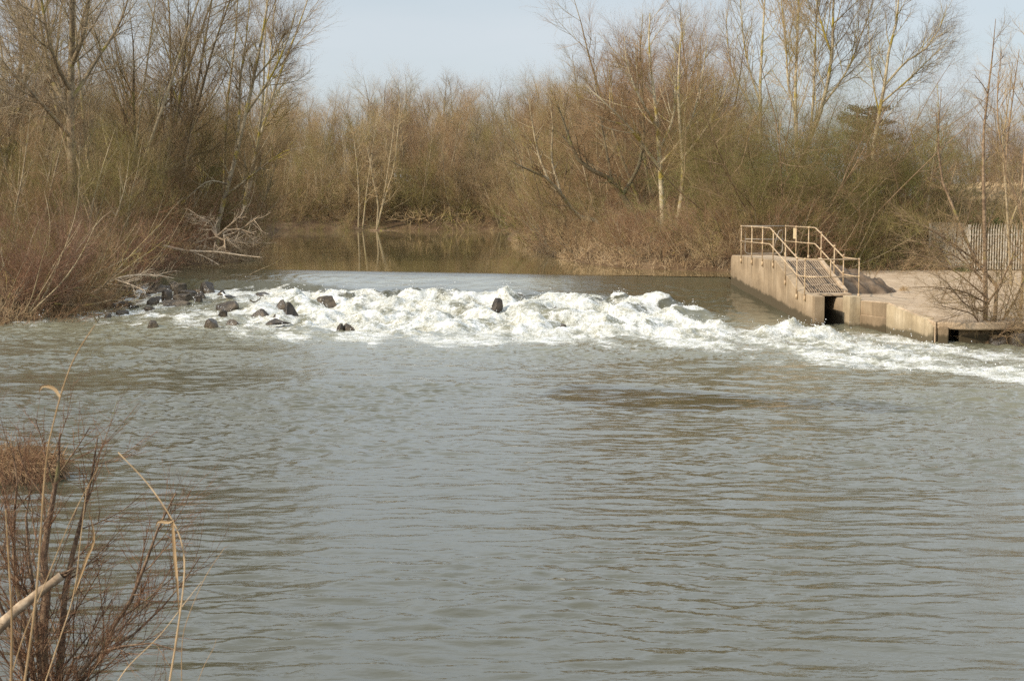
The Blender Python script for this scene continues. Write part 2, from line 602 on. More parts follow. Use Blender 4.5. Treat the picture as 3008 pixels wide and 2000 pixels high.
def water(x, y):
    """height and foam of the river surface below the crest"""
    s = crest_s(x, y)
    wr, wl2 = sstep(2.5, 7.0, x), sstep(-5.0, -9.5, x)
    sc_ = np.clip(2.4 + (x + 15.5) / 3.7 * 2.3, 2.4, 4.7)
    base = prof(s, PM) * (1 - wr) * (1 - wl2) + prof(s, PR) * wr + prof(s * 4.7 / sc_, PL) * wl2 * (1 - wr)
    d = poly_sd(x, y, FOAM)
    d = d + 0.55 * fbm(x * .9, y * .9, 11, 3)
    core = sstep(-.35, .9 + 2.4 * sstep(9.5, 13, s), d)
    left = sstep(-7.0, -10.5, x)
    foam = core * (1 - .44 * left * sstep(-.3, .5, fbm(x * .5, y * .55, 71, 3) + .35) * sstep(2.5, 6.5, s - 1.5) - .38 * (1 - left) * sstep(-.2, .5, fbm(x * .6 + .2 * y, y * .55, 75, 4, .6)))
    # left-hand curtain where the sheet drops off its shelf
    cur = wl2 * np.exp(-((s - sc_) / .45) ** 2) * sstep(-12.5, -10.5, x)
    foam = np.maximum(foam, .55 * cur)
    # flecks drifting away downstream
    drift = np.exp(-np.maximum(-d, 0) / 5.0) * sstep(7.5, 10, s)
    trail = .5 + .5 * np.clip(fbm(x * .75 + .15 * y, y * .22, 73, 3) + .3, -1, 1)
    foam = np.maximum(foam, (.40 + .45 * trail) * drift * (1 - .2 * left))
    foam = np.maximum(foam, .43 * sstep(9, 11, s) * sstep(24, 36, y))
    # turbulence
    amp = core * (0.26 - .19 * left) * sstep(3.2, 6, s) * (1 - .45 * sstep(11.5, 15, s)) * (1 - .35 * sstep(9.3, 11, x) * sstep(42, 38, y))
    t = 0
    a, fx = 1.0, .85
    for k in range(5):
        nn = noise(x * fx + .25 * k + .5 * t, y * fx * .8, 31 + k)
        nn = (1 - np.abs(nn) * 1.4) ** 2 - .42 if k > 0 else nn * 1.1
        t = t + a * nn
        a, fx = a * .38, fx * 2.1
    z = base + amp * (t * 1.25 + .18)
    for hx, hy, hr, ha in HUMPS:
        rr = ((x - hx) ** 2 + ((y - hy) * 1.15) ** 2) / (hr * .62) ** 2
        hh = np.exp(-rr * 1.0) * ha
        z = z + hh
        foam = np.maximum(foam, sstep(.25, .8, hh / ha) * .92)
    # waves: longest right below the race, dying towards the camera
    live = sstep(6, 12, s)
    wav = .040 * fbm(x * .45, y * .75, 51, 3) * sstep(16, 38, y) + .016 * fbm(x * .7 + .12 * y, y * 2.1, 61, 3)
    patch = .30 + .85 * sstep(-.35, .45, fbm(x * .13 + 2, y * .16, 81, 2) + .35 * sstep(0, -7, x) + .35 * sstep(4, 10, x) - .15)
    wy0 = y + .13 * x * sstep(-1, 6, x)
    wx, wy = x + .5 * fbm(x * .4, y * .5, 87, 2), wy0 + .30 * fbm(x * .6, y * .5, 88, 2)
    rip = (.0150 + .008 * sstep(3, 9, x)) * fbm(wx * 1.75 + .3 * wy, wy * 3.5, 91, 4, .60) + (.0070 + .007 * sstep(17, 26, y)) * fbm(wx * 3.0, wy * 4.6, 95, 3)
    z = z + live * (wav * (1 - .6 * core) + rip * patch * (1 + .9 * sstep(20, 34, y)))
    z = z + (1 - live) * (1 - core) * sstep(.2, 2.0, s) * .022 * fbm(x * 2.2, y * 1.1, 99, 3) * (.5 + .9 * wl2 + .5 * wr)
    # a smooth brown eddy with a ruffled rim in mid-river, its tail drawn out to the right
    bx, by = x - 2.0, y - 31.1 + .30 * (x - 2.0) + .25 * noise(x * .8, y * .8, 121)
    half = np.interp(bx, [-1.6, -.6, 1.0, 2.2, 5.5, 7.0], [.1, 1.7, 2.0, 1.2, .55, .1])
    inside = sstep(1.15, .75, np.abs(by) / half) * sstep(-1.7, -1.0, bx) * sstep(7.0, 5.0, bx)
    inside = inside * np.clip(.62 + .75 * fbm(x * .55, y * 1.9, 123, 3), 0, .92)
    z = z * (1 - .8 * inside) - inside * .014 * by
    rim = np.exp(-((np.abs(by) / half - 1.15) / .16) ** 2) * sstep(-1.7, -1.0, bx) * sstep(7.0, 5.0, bx)
    z = z + .020 * rim * (1 + noise(x * 2, y * 3, 122))
    foam = foam * (1 - .9 * inside)
    aer = np.exp(-np.maximum(-d, 0) / 9.0) * sstep(5, 9, s) * .8
    sheet = sstep(.05, .7, s) * sstep(5.2, 3.2, s) * sstep(-10.5, -7.5, x) * sstep(3.4, .5, x)
    aer = np.maximum(aer, sheet * (.75 + .5 * fbm(x * .5, y * .9, 45, 3)))
    return z, np.clip(foam, 0, 1), s, np.clip(aer, 0, 1) * (1 - inside) - inside      # below zero: calm, unruffled water


def grid_mesh(xs, ys, fn, name, mat, keep=None):
    X, Y = np.meshgrid(xs, ys)
    z, foam, s, aer = fn(X, Y)
    v = np.stack((X, Y, z), -1).reshape(-1, 3)
    ny, nx = X.shape
    i = np.arange(nx * ny).reshape(ny, nx)
    q = np.stack((i[:-1, :-1], i[:-1, 1:], i[1:, 1:], i[1:, :-1]), -1).reshape(-1, 4)
    if keep is not None:
        k = keep(X, Y, s)
        kq = (k[:-1, :-1] & k[1:, 1:] & k[:-1, 1:] & k[1:, :-1]).ravel()
        q = q[kq]
        used = np.zeros(len(v), bool)
        used[q.ravel()] = True
        remap = np.cumsum(used) - 1
        v, q, foam, aer = v[used], remap[q], foam.reshape(-1)[used], aer.reshape(-1)[used]
    return np_mesh(name, v, q, mat, True, {'foam': foam, 'aer': aer})


def keep_race(X, Y, s):
    wall = 8.2 + (56.7 - Y) * .125
    return (s > -1.02) & ~((X > wall + .3) & (Y > 47.6)) & ~((X > 13.9) & (Y > 46))


o = link('rapids', grid_mesh(np.arange(-21, 21, .065), np.arange(33, 67.6, .06), water, 'rapids', M['river'], keep_race))
tag(o, 'white water and smooth chute pouring over the low weir', kind='structure')
o = link('river', grid_mesh(np.arange(-23, 25, .075), np.concatenate((np.arange(5.5, 33, .042), [33.0])), water, 'river', M['river']))
tag(o, 'rippled brown grey river below the weir', kind='structure')

xs = np.linspace(-26, 14, 81)
sv = np.concatenate((np.linspace(-.95, -10, 40), np.linspace(-11, -150, 60)))
X, SV = np.meshgrid(xs, sv)
Y = 60.0 - .352 * X - SV / CRN
v = np.stack((X, Y, np.full(X.shape, 1.13)), -1).reshape(-1, 3)
ny, nx = X.shape
i = np.arange(nx * ny).reshape(ny, nx)
q = np.stack((i[:-1, :-1], i[:-1, 1:], i[1:, 1:], i[1:, :-1]), -1).reshape(-1, 4)
q = q[(poly_sd(v[:, 0], v[:, 1], RIVER) > -1.2)[q].any(1)]
o = link('upper_pool', np_mesh('upper_pool', v, q, M['pool']))
tag(o, 'still brown pool held back above the weir', kind='structure')


def make_spray():
    rng = np.random.default_rng(5)
    n = 26000
    x, y = rng.uniform(-16, 14, n), rng.uniform(34, 60, n)
    z, foam, s, _ = water(x, y)
    zb, _, _, _ = water(x + .18, y + .2)
    zc, _, _, _ = water(x - .18, y + .35)
    crest = np.clip((z - .5 * (zb + zc)) * 6, 0, 1)
    ok = (rng.random(n) < foam ** 3 * (.10 + crest)) & (x < 8.0 + (56.7 - y) * .12 + 3 * (y < 46.5)) & (foam > .6)
    x, y, z = x[ok], y[ok], z[ok]
    m = len(x)
    # each throw is a small cluster of drops
    k = 4
    x = np.repeat(x, k) + rng.normal(0, .09, m * k)
    y = np.repeat(y, k) + rng.normal(0, .09, m * k)
    z = np.repeat(z, k) + rng.exponential(.085, m * k) - .02
    r = rng.uniform(.006, .021, m * k)
    t = np.array([(1, 0, -.5), (-.5, .87, -.5), (-.5, -.87, -.5), (0, 0, 1.0), (0, 0, -1.1)])
    v = np.stack((x, y, z), -1)[:, None, :] + t[None] * (r[:, None, None] * rng.uniform(.7, 1.5, (m * k, 5, 1)))
    f = np.array([(0, 1, 3), (1, 2, 3), (2, 0, 3), (1, 0, 4), (2, 1, 4), (0, 2, 4)])
    tr = (np.arange(m * k)[:, None, None] * 5 + f[None]).reshape(-1, 3)
    o = link('spray', np_mesh('spray', v, np.zeros((0, 4), int), M['spray'], True, tris=tr))
    tag(o, 'white drops thrown up by the tumbling water', 'spray', kind='stuff')


# ------------------------------------------------------------------ ground
MUD = (12.8, 55.0)


def ground(x, y):
    x, y = np.asarray(x, float), np.asarray(y, float)
    d = -poly_sd(x, y, RIVER)                       # positive on land
    up = sstep(-.5, 1.5, -crest_s(x, y))
    wl0 = 1.13 * up
    land = wl0 + np.clip(d, 0, 1.2) * .55 + np.clip(d - 1.2, 0, 14) * .085 + .22 * fbm(x * .35, y * .35, 3, 4) * sstep(0, 2, d) + .05
    land = land + sstep(160, 330, y) * 9.0 * sstep(-40, 40, x) * sstep(70, 20, x) + sstep(156, 185, y) * 3.0 * sstep(60, 30, x) + 3.0 * sstep(-22, -40, x) * sstep(70, 110, y)
    land = land + sstep(0, -16, y - 14) * 1.5
    z = np.where(d > 0, land, wl0 + np.clip(d, -2, 0) * .6 - .12)
    # level ground under the concrete apron, and the yard behind it
    yard = sstep(10.8, 12, x) * sstep(42.3, 43.5, y) * sstep(65.9, 65.3, y) * sstep(34, 27, x)
    z = z * (1 - yard) + yard * np.minimum(z, .55 + .0 * z)
    z = np.where((x > 12.5) & (y > 65.3), np.minimum(z, .99 + np.maximum(y - 70.6, 0) * .3), z)
    low = sstep(14, 20, x) * sstep(66, 72, y) * sstep(120, 100, y)
    z = z * (1 - low) + low * np.minimum(z, 2.1 + np.clip(y - 76, 0, 40) * .05)
    return z


gx = np.concatenate((np.arange(-170, -32, 6), np.arange(-32, 34, .6), np.arange(34, 190, 6)))
gy = np.concatenate((np.arange(-30, 4, 4), np.arange(4, 80, .6), np.arange(80, 160, 1.2), np.arange(160, 420, 6)))
X, Y = np.meshgrid(gx, gy)
Z = ground(X, Y)
v = np.stack((X, Y, Z), -1).reshape(-1, 3)
ny, nx = X.shape
i = np.arange(nx * ny).reshape(ny, nx)
q = np.stack((i[:-1, :-1], i[:-1, 1:], i[1:, 1:], i[1:, :-1]), -1).reshape(-1, 4)
tag(link('ground', np_mesh('ground', v, q, M['earth'])), 'brown earth banks and wood floor', kind='structure')


def gz(x, y):
    return float(ground(np.array([x]), np.array([y]))[0])


# ------------------------------------------------------------------ branching
def norm(a):
    return a / np.maximum(np.linalg.norm(a, axis=-1, keepdims=True), 1e-9)


def tubes(P, Rd, sides):
    """N polylines of n points -> tube vertices and quads"""
    N, n, _ = P.shape
    T = np.empty_like(P)
    T[:, 1:-1] = P[:, 2:] - P[:, :-2]
    T[:, 0] = P[:, 1] - P[:, 0]
    T[:, -1] = P[:, -1] - P[:, -2]
    T = norm(T)
    mean = norm(P[:, -1] - P[:, 0])
    ref = np.where(np.abs(mean[:, 2:3]) < .8, np.array([0, 0, 1.0]), np.array([1.0, 0, 0]))
    A = norm(np.cross(T, ref[:, None, :]))
    B = np.cross(T, A)
    an = np.arange(sides) * 2 * np.pi / sides
    v = P[:, :, None, :] + Rd[:, :, None, None] * (np.cos(an)[None, None, :, None] * A[:, :, None, :] + np.sin(an)[None, None, :, None] * B[:, :, None, :])
    idx = np.arange(N * n * sides).reshape(N, n, sides)
    a, b = idx[:, :-1], idx[:, 1:]
    q = np.stack((a, np.roll(a, -1, 2), np.roll(b, -1, 2), b), -1).reshape(-1, 4)
    return v.reshape(-1, 3), q


def grow(P0, D0, L, r0, r1, n, wig, up, rng, droop=0.0):
    N = len(P0)
    P = np.empty((N, n, 3))
    P[:, 0] = P0
    d = norm(D0)
    st = (L / (n - 1))[:, None]
    for k in range(1, n):
        d = norm(d + wig * rng.normal(size=(N, 3)) + np.array([0, 0, up - droop * k / n]))
        P[:, k] = P[:, k - 1] + d * st
    t = np.linspace(0, 1, n)[None]
    return P, r0[:, None] * (1 - t) + r1[:, None] * t


def sprout(P, Rd, n, t0, t1, ang, sd, rng, bias=None):
    """n side shoots on each polyline: start points, directions, parent radius, parent position 0..1"""
    N, m, _ = P.shape
    t = (t0 + (t1 - t0) * ((np.arange(n)[None] + rng.random((N, n))) / n))
    f = t * (m - 1)
    k = np.minimum(f.astype(int), m - 2)
    w = (f - k)[..., None]
    rows = np.arange(N)[:, None]
    a, b = P[rows, k], P[rows, k + 1]
    p = a + (b - a) * w
    tan = norm(b - a)
    rad = Rd[rows, k] * (1 - w[..., 0]) + Rd[rows, k + 1] * w[..., 0]
    rv = rng.normal(size=p.shape)
    if bias is not None:
        rv = rv + np.asarray(bias)
    per = norm(rv - (rv * tan).sum(-1, keepdims=True) * tan)
    an = np.radians(ang + sd * rng.normal(size=t.shape))[..., None]
    d = np.cos(an) * tan + np.sin(an) * per
    return p.reshape(-1, 3), d.reshape(-1, 3), rad.reshape(-1), t.reshape(-1)


def plant(stems, radii, levels, rng, split=2, sides=(7, 5, 4, 3, 3, 3), buds=0, bud_size=.03):
    """stems: list of polylines. Returns (trunk arrays, crown arrays); levels >= split go to the crown"""
    n = max(len(s) for s in stems)
    P = np.stack([resample(np.asarray(s, float), 10) for s in stems])
    n = 10
    t = np.linspace(0, 1, n)[None]
    r0 = np.array([r[0] for r in radii])[:, None]
    r1 = np.array([r[1] for r in radii])[:, None]
    Rd = r0 * (1 - t) ** .8 + r1 * t
    tr, cr = Bag(), Bag()
    tr.add(*tubes(P, Rd, sides[0]))
    last = (P, Rd)
    for li, lv in enumerate(levels):
        p, d, rad, tt = sprout(P, Rd, lv['n'], lv.get('t0', .2), lv.get('t1', .98), lv['ang'], lv.get('sd', 10), rng, lv.get('bias'))
        if 'keep' in lv:
            kp = rng.random(len(p)) < lv['keep']
            p, d, rad, tt = p[kp], d[kp], rad[kp], tt[kp]
        L = lv['len'] * rng.uniform(.45, 1.15, len(p)) * (1 - lv.get('taper', .45) * tt)
        ra = np.minimum(rad * lv.get('rr', .6), lv['r'] * rng.uniform(.7, 1.25, len(p)))
        P, Rd = grow(p, d, L, ra, ra * .35, lv.get('pts', 4), lv.get('wig', .12), lv.get('up', .05), rng, lv.get('droop', 0))
        (tr if li + 1 < split else cr).add(*tubes(P, Rd, sides[li + 1]))
        last = (P, Rd)
    if buds:
        p, d, rad, tt = sprout(last[0], last[1], buds, .3, 1.0, 45, 20, rng)
        leafy(cr, p, d, bud_size, rng)
    return tr, cr


def leafy(bag, p, d, size, rng):
    """small pointed leaves at p along d"""
    n = len(p)
    s = size * rng.uniform(.6, 1.4, (n, 1))
    side = norm(np.cross(d, rng.normal(size=(n, 3))))
    v = np.stack((p, p + d * s * .5 + side * s * .35, p + d * s, p + d * s * .5 - side * s * .35), 1)
    bag.add(v, np.arange(4 * n).reshape(n, 4))


def resample(P, n):
    """smooth polyline through the control points (Catmull-Rom), n even points"""
    if len(P) == 2:
        P = np.array([P[0], (P[0] + P[1]) / 2, P[1]])
    E = np.concatenate(([2 * P[0] - P[1]], P, [2 * P[-1] - P[-2]]))
    out = []
    for i in range(1, len(E) - 2):
        for t in np.linspace(0, 1, 12, endpoint=False):
            a, b, c, d = E[i - 1], E[i], E[i + 1], E[i + 2]
            out.append(.5 * (2 * b + (c - a) * t + (2 * a - 5 * b + 4 * c - d) * t * t + (3 * b - a - 3 * c + d) * t ** 3))
    out.append(E[-2])
    out = np.array(out)
    L = np.concatenate(([0], np.cumsum(np.linalg.norm(np.diff(out, axis=0), axis=1))))
    q = np.linspace(0, L[-1], n)
    return np.stack([np.interp(q, L, out[:, k]) for k in range(3)], -1)


def stems_from_base(rng, n, height, lean, spread=.25, wig=.06, r=.14, up=.06, lean_dir=None, lo=.7):
    st, ra = [], []
    for k in range(n):
        az = rng.uniform(0, 2 * np.pi) if lean_dir is None else lean_dir + rng.normal(0, .7)
        le = R(lean) * rng.uniform(.35, 1.2) if n > 1 else R(lean) * rng.uniform(0, 1)
        d = np.array([[math.sin(le) * math.cos(az), math.sin(le) * math.sin(az), math.cos(le)]])
        h = height * (1.0 if k == 0 else rng.uniform(lo, .97))
        P, _ = grow(np.array([[spread * math.cos(az), spread * math.sin(az), -.4]]), d, np.array([h / max(math.cos(le), .6)]), np.array([1.]), np.array([1.]), 9, wig, up, rng)
        st.append(P[0])
        ra.append((r * (1.0 if k == 0 else rng.uniform(.6, .95)), r * .10))
    return st, ra


PROTO = {}


def proto(key, trunk, crown, tm, cm):
    PROTO[key] = (trunk.mesh(key + '_trunk', M[tm]), crown.mesh(key + '_crown', M[cm]) if crown is not None and crown.n else None)


def make_prototypes():
    # tall crack willows: several rising stems, long fine upswept twigs
    for k in range(4):
        rng = np.random.default_rng(100 + k)
        st, ra = stems_from_base(rng, 5 + k % 2, 15.0, 24, .4, .05, .115, .05)
        lv = [dict(n=10, len=4.6, ang=42, sd=9, t0=.16, up=.07, wig=.09, r=.05, rr=.5, pts=6),
              dict(n=9, len=2.7, ang=34, sd=11, t0=.12, up=.07, wig=.07, r=.021, pts=5),
              dict(n=7, len=1.6, ang=32, sd=12, t0=.10, up=.06, wig=.06, r=.0085, pts=4),
              dict(n=4, len=.8, ang=30, sd=12, t0=.15, up=.05, wig=.07, r=.0048, pts=3)]
        proto('willow%d' % k, *plant(st, ra, lv, rng), 'bark_grey', 'twig_grey')
    # slim upright trees
    for k in range(3):
        rng = np.random.default_rng(200 + k)
        st, ra = stems_from_base(rng, 1 + k % 2, 14.0, 8, .15, .03, .13, .05)
        lv = [dict(n=30, len=3.6, ang=42, sd=8, t0=.22, up=.14, wig=.06, r=.035, rr=.5, pts=6, taper=.6),
              dict(n=9, len=1.5, ang=34, sd=10, t0=.2, up=.08, wig=.09, r=.012, pts=4),
              dict(n=6, len=.8, ang=34, sd=12, t0=.2, up=.06, wig=.12, r=.0062, pts=3)]
        proto('upright%d' % k, *plant(st, ra, lv, rng), 'bark_pale', 'twig_tan')
    # bushy wood trees
    for k in range(5):
        rng = np.random.default_rng(300 + k)
        st, ra = stems_from_base(rng, 4 + k % 3, 10.0, 26, .35, .06, .085, .07)
        lv = [dict(n=13, len=3.6, ang=45, sd=10, t0=.10, up=.12, wig=.10, r=.04, rr=.5, pts=5),
              dict(n=8, len=2.0, ang=36, sd=12, t0=.12, up=.08, wig=.08, r=.018, pts=4),
              dict(n=7, len=1.25, ang=34, sd=13, t0=.1, up=.06, wig=.08, r=.0085, pts=3),
              dict(n=4, len=.7, ang=36, sd=14, t0=.2, up=.05, wig=.14, r=.0056, pts=3)]
        proto('thicket%d' % k, *plant(st, ra, lv, rng), 'bark_grey', 'twig_tan')
    # waterside scrub: many arching stems from the ground
    for k in range(4):
        rng = np.random.default_rng(400 + k)
        st, ra = stems_from_base(rng, 12, 3.2, 52, .5, .09, .030, .05, lo=.6)
        lv = [dict(n=9, len=1.5, ang=42, sd=14, t0=.10, up=.06, wig=.14, r=.014, pts=4),
              dict(n=8, len=.85, ang=42, sd=16, t0=.1, up=.04, wig=.16, r=.0075, pts=3),
              dict(n=5, len=.45, ang=42, sd=16, t0=.15, up=.02, wig=.16, r=.0050, pts=3)]
        proto('scrub%d' % k, *plant(st, ra, lv, rng, split=1), 'bark_grey', 'twig_brown')
    # dense rounded thorn
    for k in range(2):
        rng = np.random.default_rng(500 + k)
        st, ra = stems_from_base(rng, 17, 6.0, 50, .5, .10, .034, .04, lo=.8)
        lv = [dict(n=10, len=2.4, ang=48, sd=14, t0=.06, t1=1.0, taper=.25, up=.05, wig=.14, r=.035, pts=5),
              dict(n=9, len=1.3, ang=46, sd=16, t0=.12, up=.02, wig=.16, r=.014, pts=4),
              dict(n=9, len=.75, ang=46, sd=16, t0=.1, up=.0, wig=.18, r=.0072, pts=3),
              dict(n=5, len=.42, ang=46, sd=16, t0=.15, up=.0, wig=.18, r=.0055, pts=3)]
        proto('thorn%d' % k, *plant(st, ra, lv, rng), 'bark_brown', 'twig_olive')
    # low bramble and dead stems
    for k in range(3):
        rng = np.random.default_rng(600 + k)
        st, ra = stems_from_base(rng, 26, 1.5, 62, .6, .14, .012, -.03, lo=.5)
        lv = [dict(n=8, len=.65, ang=48, sd=18, t0=.1, up=.0, wig=.2, r=.007, pts=3),
              dict(n=5, len=.32, ang=48, sd=18, t0=.1, up=.0, wig=.2, r=.005, pts=3)]
        proto('bramble%d' % k, *plant(st, ra, lv, rng, split=1), 'twig_red', 'twig_brown')


make_prototypes()


def put(key, name, x, y, label, cat='tree', group=None, sc=1.0, rz=None, tm=None, cm=None, z=None, tilt=None, parts=('trunk', 'crown'), sxy=None):
    """one plant: an empty with its trunk and crown"""
    if z is None:
        z = gz(x, y)
    rz = random.uniform(0, 6.28) if rz is None else rz
    sx = sc if sxy is None else sxy
    e = empty(name, (x, y, z), label, cat, group, rz, (sx, sx, sc))
    if tilt:
        e.rotation_euler = (tilt[0], tilt[1], rz)
        e.rotation_mode = 'ZYX'
    for part, me, mt in zip(parts, PROTO[key], (tm, cm)):
        if me is None:
            continue
        o = link(part, me, e)
        if mt:
            set_mat(o, M[mt])
    return e


def hero(name, label, base, stems, radii, levels, seed, tm, cm, cat='tree', group=None, split=2, buds=0, bud_size=.03, parts=('trunk', 'crown'), sides=(8, 6, 4, 3, 3, 3)):
    """a plant built to its own stem lines (world points)"""
    rng = np.random.default_rng(seed)
    b = np.asarray(base, float)
    st = [np.asarray(s, float) - b for s in stems]
    tr, cr = plant(st, radii, levels, rng, split, sides, buds, bud_size)
    e = empty(name, tuple(b), label, cat, group)
    link(parts[0], tr.mesh(name + '_trunk', M[tm]), e)
    if cr.n:
        link(parts[1], cr.mesh(name + '_crown', M[cm]), e)
    return e


def vp(vx, vy, d):
    """point seen at (vx, vy) of the 2358 px view, d metres away"""
    return (at(vx, d), d, hgt(vy, d))


random.seed(7)

# ------------------------------------------------------------------ concrete works beside the weir
U = np.array((1.2, -9.6)) / 9.675
NR = np.array((9.6, 1.2)) / 9.675
W0 = np.array((8.2, 56.7))


def wp(t, off, z):
    p = W0 + U * t + NR * off
    return (p[0], p[1], z)


def wall_slab(prof_tz, o0, o1, name, mat, bev=.02):
    """solid: outline in (along wall, height) pushed from offset o0 to o1"""
    bm = bmesh.new()
    a = [bm.verts.new(wp(t, o0, z)) for t, z in prof_tz]
    b = [bm.verts.new(wp(t, o1, z)) for t, z in prof_tz]
    n = len(a)
    bm.faces.new(a)
    bm.faces.new(b[::-1])
    for i in range(n):
        bm.faces.new((a[i], a[(i + 1) % n], b[(i + 1) % n], b[i]))
    bmesh.ops.recalc_face_normals(bm, faces=bm.faces)
    bmesh.ops.bevel(bm, geom=[e for e in bm.edges if e.calc_face_angle(0) > R(30)], offset=bev, segments=2, affect='EDGES', profile=.5)
    bmesh.ops.triangulate(bm, faces=[f for f in bm.faces if len(f.verts) > 4])
    me = bpy.data.meshes.new(name)
    bm.to_mesh(me)
    bm.free()
    me.materials.append(mat)
    return me


def make_weir_works():
    root = empty('weir_abutment', (0, 0, 0), 'tan concrete abutment with sloping side wall at the right end of the weir', 'weir abutment')
    side = [(0, -1.2), (0, 1.86), (.05, 1.97), (.17, 2.03), (5.6, 2.05), (8.2, 1.12), (9.62, 1.10), (9.62, -1.2)]
    link('side_wall', wall_slab(side, 0, .33, 'side_wall', M['concrete']), root)
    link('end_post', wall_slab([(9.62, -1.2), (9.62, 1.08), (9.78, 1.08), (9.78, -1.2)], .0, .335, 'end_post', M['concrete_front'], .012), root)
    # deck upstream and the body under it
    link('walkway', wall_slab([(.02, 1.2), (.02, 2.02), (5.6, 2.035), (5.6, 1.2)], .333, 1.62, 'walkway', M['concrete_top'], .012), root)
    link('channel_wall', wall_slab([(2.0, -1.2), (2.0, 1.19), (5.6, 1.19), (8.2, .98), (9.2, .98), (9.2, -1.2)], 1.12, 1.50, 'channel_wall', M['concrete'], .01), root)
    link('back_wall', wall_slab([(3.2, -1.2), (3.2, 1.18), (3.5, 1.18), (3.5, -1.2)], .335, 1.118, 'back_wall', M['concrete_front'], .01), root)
    link('intake_post', wall_slab([(9.2, -1.2), (9.2, 1.075), (9.80, 1.075), (9.80, -1.2)], 1.12, 1.50, 'intake_post', M['concrete_pale'], .015), root)
    link('lintel', wall_slab([(8.2, 1.02), (8.2, 1.10), (8.62, 1.10), (8.62, 1.02)], .335, 1.62, 'lintel', M['concrete_top'], .01), root)
    link('kerb', wall_slab([(5.6, 1.2), (5.6, 2.13), (8.25, 1.19), (8.25, .9)], 1.50, 1.63, 'kerb', M['concrete_top'], .012), root)
    # sloping grating: dark treads with pale bars running down the slope
    b = Bag()

    def slope(t):
        return 2.05 + (t - 5.6) * (1.12 - 2.05) / 2.6
    b.hexa([wp(5.62, .335, slope(5.62) - .10), wp(8.2, .335, slope(8.2) - .10), wp(8.2, 1.495, slope(8.2) - .10), wp(5.62, 1.495, slope(5.62) - .10),
            wp(5.62, .335, slope(5.62) - .02), wp(8.2, .335, slope(8.2) - .02), wp(8.2, 1.495, slope(8.2) - .02), wp(5.62, 1.495, slope(5.62) - .02)])
    g = link('ramp', bevelled(b.mesh('ramp', M['grate_dark'], False), .004, 1), root)
    b = Bag()
    for k in range(15):
        o_ = .38 + k * .078
        b.hexa([wp(5.63, o_, slope(5.63) - .018), wp(8.19, o_, slope(8.19) - .018), wp(8.19, o_ + .012, slope(8.19) - .018), wp(5.63, o_ + .012, slope(5.63) - .018),
                wp(5.63, o_, slope(5.63) + .022), wp(8.19, o_, slope(8.19) + .022), wp(8.19, o_ + .012, slope(8.19) + .022), wp(5.63, o_ + .012, slope(5.63) + .022)])
    for t in (6.3, 6.95, 7.6):
        b.hexa([wp(t, .34, slope(t) - .016), wp(t + .03, .34, slope(t + .03) - .016), wp(t + .03, 1.49, slope(t + .03) - .016), wp(t, 1.49, slope(t) - .016),
                wp(t, .34, slope(t) + .012), wp(t + .03, .34, slope(t + .03) + .012), wp(t + .03, 1.49, slope(t + .03) + .012), wp(t, 1.49, slope(t) + .012)])
    link('grating', b.mesh('grating', M['grate_bar'], False), g)

    # apron
    A = wp(9.80, 1.505, 0)[:2]
    A0 = wp(5.7, 1.64, 0)[:2]
    A1 = wp(8.3, 1.505, 0)[:2]
    ap = empty('concrete_apron', (0, 0, 0), 'wide pale concrete apron with cracked wing wall beside the intake', 'apron')
    Bp, Cp = (11.42, 45.85), (12.10, 43.05)
    outline = [A, Bp, Cp, (14.5, 46.5), (27, 58), (27, 66.6), (11.6, 66.6), wp(-.6, 1.64, 0)[:2], A1]
    tops = [.955, .955, .60, .80, .96, 1.0, 1.0, .97, .955]
    link('slab', prism(outline[::1], -1.0, tops, 'slab', M['concrete_top'], .03), ap)
    # facing of the front block, its lower half standing proud
    fx = np.array(Bp) - np.array(A)
    fl = np.linalg.norm(fx)
    fx /= fl
    fn = np.array((fx[1], -fx[0]))

    def fp(s, d, z):
        p = np.array(A) + fx * s + fn * d
        return (p[0], p[1], z)

    def block(s0, s1, d0, d1, z0, z1, name, mat, bev=.012, par=ap):
        b = Bag()
        b.hexa([fp(s0, d1, z0), fp(s1, d1, z0), fp(s1, d0, z0), fp(s0, d0, z0), fp(s0, d1, z1), fp(s1, d1, z1), fp(s1, d0, z1), fp(s0, d0, z1)])
        return link(name, bevelled(b.mesh(name, mat, False), bev, 2), par)
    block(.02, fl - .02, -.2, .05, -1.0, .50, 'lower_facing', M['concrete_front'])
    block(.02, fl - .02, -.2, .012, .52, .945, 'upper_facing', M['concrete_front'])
    # wing wall face
    wx = np.array(Cp) - np.array(Bp)
    wlen = np.linalg.norm(wx)
    wx /= wlen
    wnn = np.array((wx[1], -wx[0]))

    def wq(s, d, z):
        p = np.array(Bp) + wx * s + wnn * d
        return (p[0], p[1], z)
    b = Bag()
    ztop = lambda s: .945 - .345 * s / wlen
    # crumbling top edge
    rng = np.random.default_rng(4)
    ss = np.linspace(.03, wlen - .06, 15)
    zz = np.array([ztop(s) for s in ss]) + rng.normal(0, .012, 15)
    zz[-3:] -= (.03, .09, .13)
    for k in range(14):
        s0, s1 = ss[k], ss[k + 1]
        b.hexa([wq(s0, .07, -1), wq(s1, .07, -1), wq(s1, -.2, -1), wq(s0, -.2, -1), wq(s0, .055, zz[k] - .01), wq(s1, .055, zz[k + 1] - .01), wq(s1, -.2, zz[k]), wq(s0, -.2, zz[k + 1])])
    link('wing_wall', b.mesh('wing_wall', M['concrete_pale'], False), ap)
    # broken corner: stub pillar, thin overhanging slab, dark hollow under it
    link('stub_pillar', prism([(12.16, 43.0), (12.42, 42.86), (12.62, 43.5), (12.36, 43.6)], -1, .47, 'stub_pillar', M['concrete_front'], .03), ap)
